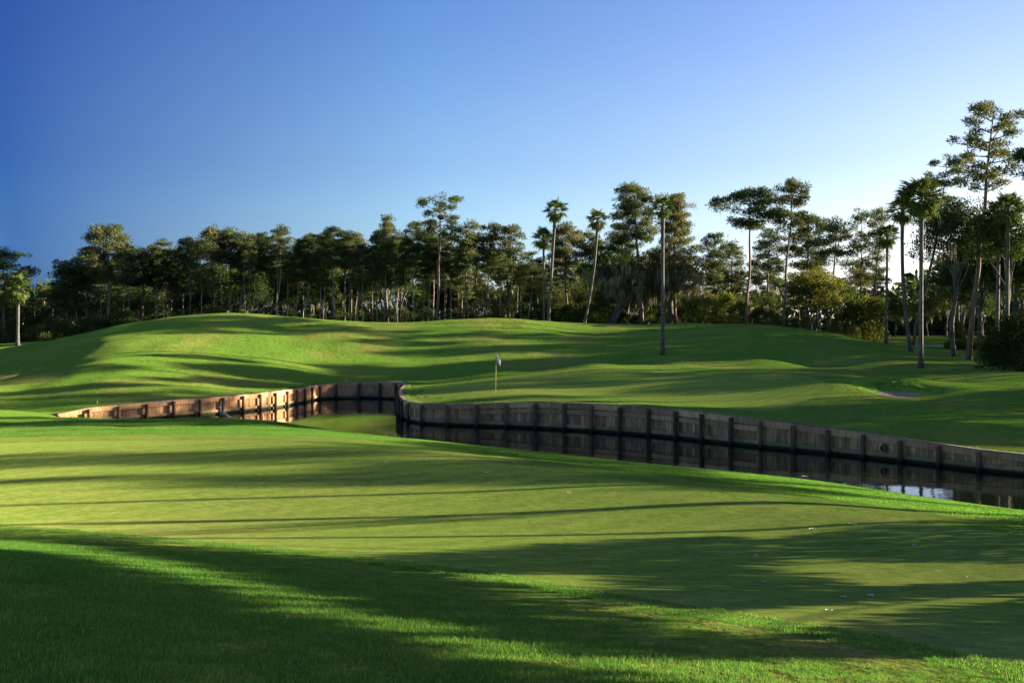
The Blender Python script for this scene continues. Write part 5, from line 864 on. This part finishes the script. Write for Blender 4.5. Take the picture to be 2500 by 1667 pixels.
def scatter(name, P, patch, smin=.8, smax=1.2, mul=None):
    n = len(P); x, y = P[:, 0], P[:, 1]; far = y > ywall(x); e = .1
    z = height(x, y, far, zone_rough(x, y)); dx = (height(x+e, y, far, 0)-height(x-e, y, far, 0))/(2*e); dy = (height(x, y+e, far, 0)-height(x, y-e, far, 0))/(2*e)
    rng = np.random.default_rng(n)
    me = bpy.data.meshes.new(name); me.vertices.add(n); me.vertices.foreach_set('co', np.column_stack([x, y, z]).astype(np.float32).ravel())
    spin = rng.uniform(0, 6.283, n)                         # ground slope turned into a tilt, after a random spin
    rx = np.arctan(dy); ry = -np.arctan(dx)
    cs, sn = np.cos(spin), np.sin(spin)
    rot = np.column_stack([rx*cs+ry*sn, -rx*sn+ry*cs, spin])
    a = me.attributes.new('rot', 'FLOAT_VECTOR', 'POINT'); a.data.foreach_set('vector', rot.astype(np.float32).ravel())
    a = me.attributes.new('scl', 'FLOAT', 'POINT'); a.data.foreach_set('value', (rng.uniform(smin, smax, n)*(1 if mul is None else mul)).astype(np.float32))
    o = tag(ob(name, me), kind='stuff')
    ng = bpy.data.node_groups.new(name, 'GeometryNodeTree')
    ng.interface.new_socket('Geometry', in_out='INPUT', socket_type='NodeSocketGeometry'); ng.interface.new_socket('Geometry', in_out='OUTPUT', socket_type='NodeSocketGeometry')
    gi, go = ng.nodes.new('NodeGroupInput'), ng.nodes.new('NodeGroupOutput')
    ip = ng.nodes.new('GeometryNodeInstanceOnPoints'); oi = ng.nodes.new('GeometryNodeObjectInfo'); oi.inputs['Object'].default_value = patch; oi.inputs['As Instance'].default_value = True
    r_ = ng.nodes.new('GeometryNodeInputNamedAttribute'); r_.data_type = 'FLOAT_VECTOR'; r_.inputs[0].default_value = 'rot'
    s_ = ng.nodes.new('GeometryNodeInputNamedAttribute'); s_.data_type = 'FLOAT'; s_.inputs[0].default_value = 'scl'
    er = ng.nodes.new('FunctionNodeEulerToRotation')
    L = ng.links.new
    L(gi.outputs[0], ip.inputs['Points']); L(oi.outputs['Geometry'], ip.inputs['Instance']); L(r_.outputs[0], er.inputs[0]); L(er.outputs[0], ip.inputs['Rotation']); L(s_.outputs[0], ip.inputs['Scale']); L(ip.outputs[0], go.inputs[0])
    md = o.modifiers.new('scatter', 'NODES'); md.node_group = ng
def jgrid(x0, x1, y0, y1, st):
    X, Y = np.meshgrid(np.arange(x0, x1, st), np.arange(y0, y1, st)); P = np.stack([X.ravel(), Y.ravel()], 1); return P+R.uniform(-.45, .45, P.shape)*st
def in_view(P, m=.06): return (np.abs(P[:, 0]) < P[:, 1]*(.4664+m)+1.5) & (P[:, 1] > 2.6)
P = jgrid(-13, 13, 2.6, 20, .17); P = P[in_view(P)]; gm = inside(C1, P[:, 0], P[:, 1])
Pl = P[~gm]; dl = np.sqrt(np.min(((Pl[:, None]-C1[None])**2).sum(-1), 1))
scatter('long_grass', Pl, grass_patch('grass_patch', .14, 260, .026, .0032, 1), .7, 1.3, .34+.66*sstep(dl/2.6))
fm = gm & ~inside(G1, P[:, 0], P[:, 1])
scatter('fringe_grass', P[fm], grass_patch('fringe_patch', .13, 170, .012, .0035, 2))
P = jgrid(-30, 24, 19, 62, .55); P = P[in_view(P, .02)]; P = P[~inside(C1, P[:, 0], P[:, 1]) & (P[:, 1] < ywall(P[:, 0])-.6)]
zz = height(P[:, 0], P[:, 1]); P = P[zz > .03]
scatter('bank_grass', P, grass_patch('bank_patch', .42, 250, .034, .007, 3, .7, True, .004), .7, 1.3)
def along(L, st, jit=.03, closed=True):
    q = np.vstack([L, L[:1]]) if closed else L; r_, _ = resample(q, st); return r_+R.normal(size=r_.shape)*jit
P = along(C1, .11, .022); P = P[in_view(P) & (P[:, 1] > 5)]
scatter('mown_edge_grass', P, grass_patch('edge_patch', .06, 60, .032, .0028, 4, .5, False, 0), .6, 1.3)
P = along(G1, .12, .018); P = P[in_view(P) & (P[:, 1] > 5)]
scatter('green_edge_grass', P, grass_patch('edge_patch', .05, 50, .026, .0028, 5, .5, False, 0), .6, 1.3)
P = np.vstack([along(C2, .16, .03), along(G2, .2, .03)]); P = P[(P[:, 0]/P[:, 1] < .16) & (R.random(len(P)) < .8)]
scatter('far_edge_grass', P, grass_patch('edge_patch', .10, 22, .05, .010, 6, .5, False), .6, 1.3)
tgw = np.gradient(wl[:, :2], axis=0); tgw /= np.linalg.norm(tgw, axis=1)[:, None]; ow = np.stack([-tgw[:, 1], tgw[:, 0]], 1)
P = np.vstack([wl[:, :2]+ow*o_+R.normal(size=(len(wl), 2))*.03 for o_ in (.17, .24, .36)])
scatter('wall_edge_grass', P, grass_patch('wall_patch', .12, 30, .085, .010, 7, .6, False), .6, 1.35)
lip = poly_ground([(2105, 958), (2150, 953), (2190, 951), (2240, 952), (2285, 957)], False, 12)
P = np.vstack([resample(lip, .13)[0]+np.array([0, o_])+R.normal(size=(len(resample(lip, .13)[0]), 2))*.06 for o_ in (.3, .6, .9)])
scatter('bunker_lip_grass', P, grass_patch('lip_patch', .12, 40, .06, .008, 8, .6, False), .5, 1.3)
# reeds by the cart path
def reeds(px0, px1, d, n, seed):
    rng = np.random.default_rng(seed); m = MB()
    px = rng.uniform(px0, px1, n); dd = d+rng.uniform(-1.5, 1.5, n); x = (px-CX)/F*dd; z = height(x, dd)
    h = rng.uniform(.7, 1.5, n)*(1-np.abs((px-(px0+px1)/2)/(px1-px0))*.7); a = rng.uniform(0, 6.28, n); l = h*rng.uniform(.1, .5, n)
    s = np.column_stack([np.cos(a+1.57), np.sin(a+1.57), 0*a])*.03; b = np.column_stack([x, dd, z-.05]); e = b+np.column_stack([np.cos(a)*l, np.sin(a)*l, h])
    mdl = b*.45+e*.55+np.array([0, 0, 1])*(h*.12)[:, None]
    V = np.stack([b-s, b+s, mdl+s*.7, mdl-s*.7, e], 1).reshape(-1, 3); k = np.arange(n)*5
    m.add(V, np.stack([k, k+1, k+2, k+3], 1), np.stack([k+3, k+2, k+4], 1), np.repeat(rng.uniform(.1, .5, n), 5)); return m.mesh('reeds', [M['shrub_leaf']])
tag(ob('tall_grass', reeds(2305, 2385, 116, 900, 1)), kind='stuff'); tag(ob('tall_grass', reeds(2385, 2430, 114, 420, 2)), kind='stuff')
# ------------------------------------------------------------------ golf furniture and small things
def flagstick():
    p = on_ground(1210, 961); d = p[1]; x0 = p[0]; z0 = h1(x0, d)
    root = thing('golf_flag', 'white flag hanging limp on a thin yellow pole in the far green', 'golf flag', (x0, d, z0))
    H = topz(865, d)-z0; m = MB(); m.tube([(0, 0, -.1), (0.02, 0, H*.5), (.045, 0, H)], [.013, .012, .010], 8); ob('pole', m.mesh('pole', [M['pole']], True), root)
    m = MB(); m.tube([(.036, 0, H-.42), (.045, 0, H+.01)], .02, 8); ob('flag_sleeve', m.mesh('flag_sleeve', [M['black']], True), root)
    n, k = 9, 12; V = []                                     # limp cloth: hangs from the hoist with folds
    for i in range(n):
        u = i/(n-1)
        for j in range(k):
            q = j/(k-1); wd = .31
            x = .06+wd*u*(.86-.12*q); z = H-.01-.36*q*(1-.3*u)-.62*u**1.25*(.86+.14*q)*.75
            V.append((x, .05*math.sin(u*7.5+q*1.3)*u, z))
    Q = [(i*k+j, (i+1)*k+j, (i+1)*k+j+1, i*k+j+1) for i in range(n-1) for j in range(k-1)]
    me = mesh_np('flag', np.array(V), np.array(Q), [M['white']], True); f = ob('flag', me, root)
    s = f.modifiers.new('thick', 'SOLIDIFY'); s.thickness = .006
flagstick()
def stake(px, py_foot, py_top, label, mat='yellow', w=.035, d=None, lean=0, name='hazard_stake', cat='stake', group='yellow hazard stakes'):
    p = on_ground(px, py_foot) if d is None else np.array([(px-CX)/F*d, d, 0]); z0 = h1(p[0], p[1]); H = topz(py_top, p[1])-z0
    o = thing(name, label, cat, (p[0], p[1], z0), group); m = MB(); b = w
    m.hexa([(-b, -b, -.15), (b, -b, -.15), (b, b, -.15), (-b, b, -.15), (-b+lean, -b, H-.03), (b+lean, -b, H-.03), (b+lean, b, H-.03), (-b+lean, b, H-.03)])
    ob('post', m.mesh('post', [M[mat]]), o)
    m = MB(); t = b*.55; m.hexa([(-b+lean, -b, H-.03), (b+lean, -b, H-.03), (b+lean, b, H-.03), (-b+lean, b, H-.03), (-t+lean, -t, H), (t+lean, -t, H), (t+lean, t, H), (-t+lean, t, H)])
    ob('pointed_tip', m.mesh('pointed_tip', [M[mat]]), o)
stake(237, 986, 976, 'short yellow stake above the left end of the timber bulkhead', w=.03)
stake(845, 931.5, 924, 'thin yellow stake above the back of the cove', w=.035)
stake(640, 1029, 1014, 'yellow stake on the near bank across from the sunlit boards', w=.03)
stake(1753, 1139, 1118, 'yellow stake on the near shore facing the long shaded bulkhead', w=.035)
for px, py, d, lab in [(415, 779, 131, 'white post top showing behind the left slope of the hill'), (557, 758, 133, 'white post top showing just behind the crest of the left hill'), (1426, 781, 142, 'white post at the foot of the curved palm'), (1584, 787, 142.5, 'white post left of the lone palm stem behind the ridge')]:
    stake(px, 800, py, lab, 'white', .11, d, name='white_post', cat='post', group='white posts behind the ridge')
stake(1617, 903, 896.5, 'small pale peg leaning at the dark lip behind the far green', 'white', .045, None, .1, 'leaning_peg', 'peg', None)
def heron():
    p = on_ground(543, 1029.5); z0 = h1(p[0], p[1]); s = 1.0
    root = thing('heron', 'grey-blue heron with a pale crown standing hunched on the near bank', 'bird', (p[0], p[1], z0)); root.scale = (1.02,)*3
    ctr = [(.36, .235, .004), (.31, .27, .028), (.22, .33, .062), (.12, .395, .093), (.03, .445, .105), (-.06, .495, .092), (-.11, .545, .062), (-.10, .60, .043), (-.085, .645, .038), (-.10, .685, .04), (-.135, .71, .045), (-.175, .708, .036), (-.21, .697, .017), (-.26, .682, .011), (-.33, .665, .003)]
    m = MB(); n = 12; th = np.arange(n)*2*math.pi/n; C = np.array(ctr); Vv = []
    for i, (x, z, r) in enumerate(C):
        t = C[min(i+1, len(C)-1), :2]-C[max(i-1, 0), :2]; t = t/np.linalg.norm(t); nx, nz = -t[1], t[0]; sq = 1.0 if i > 5 else .85
        for a in th: Vv.append((x+nx*r*math.cos(a), r*sq*math.sin(a), z+nz*r*math.cos(a)))
    Q = [(i*n+j, i*n+(j+1) % n, (i+1)*n+(j+1) % n, (i+1)*n+j) for i in range(len(C)-1) for j in range(n)]
    zf = [np.mean([Vv[k][2] for k in q]) for q in Q]; mi = []
    for q, z in zip(Q, zf):
        r_ = q[0]//n; mi.append(2 if r_ >= 12 else (1 if (r_ in (9, 10, 11) and z > .705) else (2 if r_ in (9, 10, 11) else (1 if r_ in (6, 7) and q[0] % n in (5, 6, 7) else 0))))
    ob('body', mesh_np('body', np.array(Vv), np.array(Q), [M['bird_grey'], M['bird_pale'], M['bird_dark']], True, mi), root)
    for sg in (1, -1):
        m = MB(); m.tube([(.10, .045*sg, .33), (.085, .05*sg, .20), (.10+.05*sg, .05*sg, .02)], [.02, .009, .008], 6)
        for a in (-.5, 0, .5, 3.1): m.tube([(.10+.05*sg, .05*sg, .012), (.10+.05*sg-math.cos(a)*.08, .05*sg+math.sin(a)*.08, .004)], [.007, .004], 4)
        ob('leg', m.mesh('leg', [M['bird_leg']], True), root)
        w = []; k = 9                                           # folded wing
        for i in range(k):
            u = i/(k-1); x = -.09+.42*u; zc = .50-.245*u; hw = .095*math.sin(math.pi*min(1, .12+u*.85))**.7
            for j in (-1, -.4, .4, 1): w.append((x, sg*(.082+.022*(1-j*j))*(1-.55*u**2), zc+hw*j))
        Q = [(i*4+j, (i+1)*4+j, (i+1)*4+j+1, i*4+j+1) for i in range(k-1) for j in range(3)]
        wing = ob('wing', mesh_np('wing', np.array(w), np.array(Q), [M['bird_grey']], True), root); sd = wing.modifiers.new('thick', 'SOLIDIFY'); sd.thickness = .012
heron()
def nest():
    d = 142.6; x = (1078.5-CX)/F*d; z = topz(529, d); root = thing('bird_nest', 'big round stick nest in the fork of the tallest open pine', 'nest', (x, d, z)); rng = np.random.default_rng(4)
    m = MB(); n = 14; th = np.arange(n)*2*math.pi/n; V = []
    for r, h in ((.12, -.42), (.42, -.30), (.56, -.05), (.52, .16), (.36, .14), (.2, .02)):
        for a in th: V.append((r*math.cos(a)*rng.uniform(.92, 1.08), r*math.sin(a)*rng.uniform(.92, 1.08), h+rng.normal()*.02))
    m.add(V, [(i*n+j, i*n+(j+1) % n, (i+1)*n+(j+1) % n, (i+1)*n+j) for i in range(5) for j in range(n)], [(j, (j+1) % n, 84-0) for j in range(0)])
    ob('bowl', m.mesh('bowl', [M['twigs']]), root)
    m = MB()
    for i in range(170):
        a = rng.uniform(0, 6.28); h = rng.uniform(-.35, .2); r = .5+.1*rng.normal() if h > -.1 else .38+.1*rng.normal(); c = np.array([r*math.cos(a), r*math.sin(a), h]); dd = nrm(np.array([-math.sin(a), math.cos(a), 0])+rng.normal(size=3)*.45)*rng.uniform(.15, .38)
        m.tube([c-dd, c+dd], [.014, .008], 3, cap=False)
    o = ob('sticks', m.mesh('sticks', [M['twigs']]), root); tag(o, kind='stuff')
nest()
def leaf_mesh(seed, L):
    rng = np.random.default_rng(seed); V = []; n = 7
    for i in range(n):
        u = i/(n-1); w = L*.27*math.sin(math.pi*(.06+.9*u))**.8
        for j in (-1, 0, 1): V.append((L*(u-.5), w*j*rng.uniform(.8, 1.1), L*(.05+.16*abs(j)*(1+.4*rng.normal())+.22*(u-.5)**2)))
    Q = [(i*3+j, (i+1)*3+j, (i+1)*3+j+1, i*3+j+1) for i in range(n-1) for j in range(2)]
    return np.array(V), np.array(Q)
LM = []
for s_, mt in ((1, 'leaf_pale'), (2, 'leaf_pale'), (3, 'leaf_pale'), (4, 'leaf_brown')):
    V, Q = leaf_mesh(s_, 1.0); V2 = V+np.array([0, 0, .02]); k = len(V)
    LM.append(mesh_np('fallen_leaf', np.vstack([V, V2]), np.vstack([Q[:, ::-1], Q+k]), [M[mt]], True))
LEAVES = [(941, 1129, 9), (1046, 1125, 11), (1189, 1155, 13), (1299, 1177, 9), (890, 1187, 6), (1194, 1180, 6), (995, 1198, 5), (1389, 1203, 8), (1590, 1223, 8), (1313, 1285, 9), (1044, 1234, 7),
          (2082, 1281, 20), (1985, 1294, 17), (1960, 1262, 8), (1949, 1309, 10), (1846, 1357, 10), (1864, 1421, 11), (2059, 1459, 16), (2125, 1456, 18), (2024, 1492, 17), (2231, 1331, 12), (2327, 1347, 11), (2289, 1394, 11), (2365, 1408, 8)]
LLAB = ['pale leaf nearest the back edge of the near green', 'pale leaf right of the one nearest the back edge', 'whitish leaf in the dark band across the green', 'pale leaf below the whitish one, on sunlit turf', 'small pale fleck of leaf left of the others on the sunlit strip', 'tiny pale leaf close to the leaf on the sunlit turf', 'tiny leaf in the middle of the left sunlit strip', 'pale leaf just under the thick trunk shadow', 'pale leaf between two thin trunk shadows near the mown edge', 'pale leaf just above the lowest thin trunk shadow', 'single reddish-brown leaf on the sunlit green',
        'largest white leaf, upper one of the scattered right-hand leaves', 'second largest white leaf, left of the largest', 'small leaf above the two largest leaves', 'small leaf under the second largest leaf', 'small leaf left of the shadow patch, below the largest pair', 'faint leaf deep in the left shade patch', 'grey leaf, left one of a pair in a shadow stripe', 'grey leaf, right one of a pair in a shadow stripe', 'round pinkish leaf, lowest of all', 'leaf inside the big dark patch on the right', 'leaf farther right in the big dark patch', 'leaf below the big dark patch on the right', 'small leaf closest to the right edge']
for i, ((px, py, w), lab) in enumerate(zip(LEAVES, LLAB)):
    p = on_ground(px, py, 5, 60); L = w/F*p[1]; o = ob('fallen_leaf', LM[3 if 'reddish' in lab else i % 3], None, (p[0], p[1], p[2]+.002)); o.scale = (L, L, L)
    o.rotation_euler = (0, 0, rnd.uniform(-.5, .5)); tag(o, lab, 'leaf', 'fallen leaves on the near green')

# a pale leaf floating where the dark reflections meet the sky's
d = CAMZ*F/(1163-YH); o = ob('floating_leaf', LM[1], None, ((1965-CX)/F*d, d, .004)); o.scale = (.22, .22, .1); tag(o, 'pale leaf floating on the dark pond beside the near shore', 'leaf')
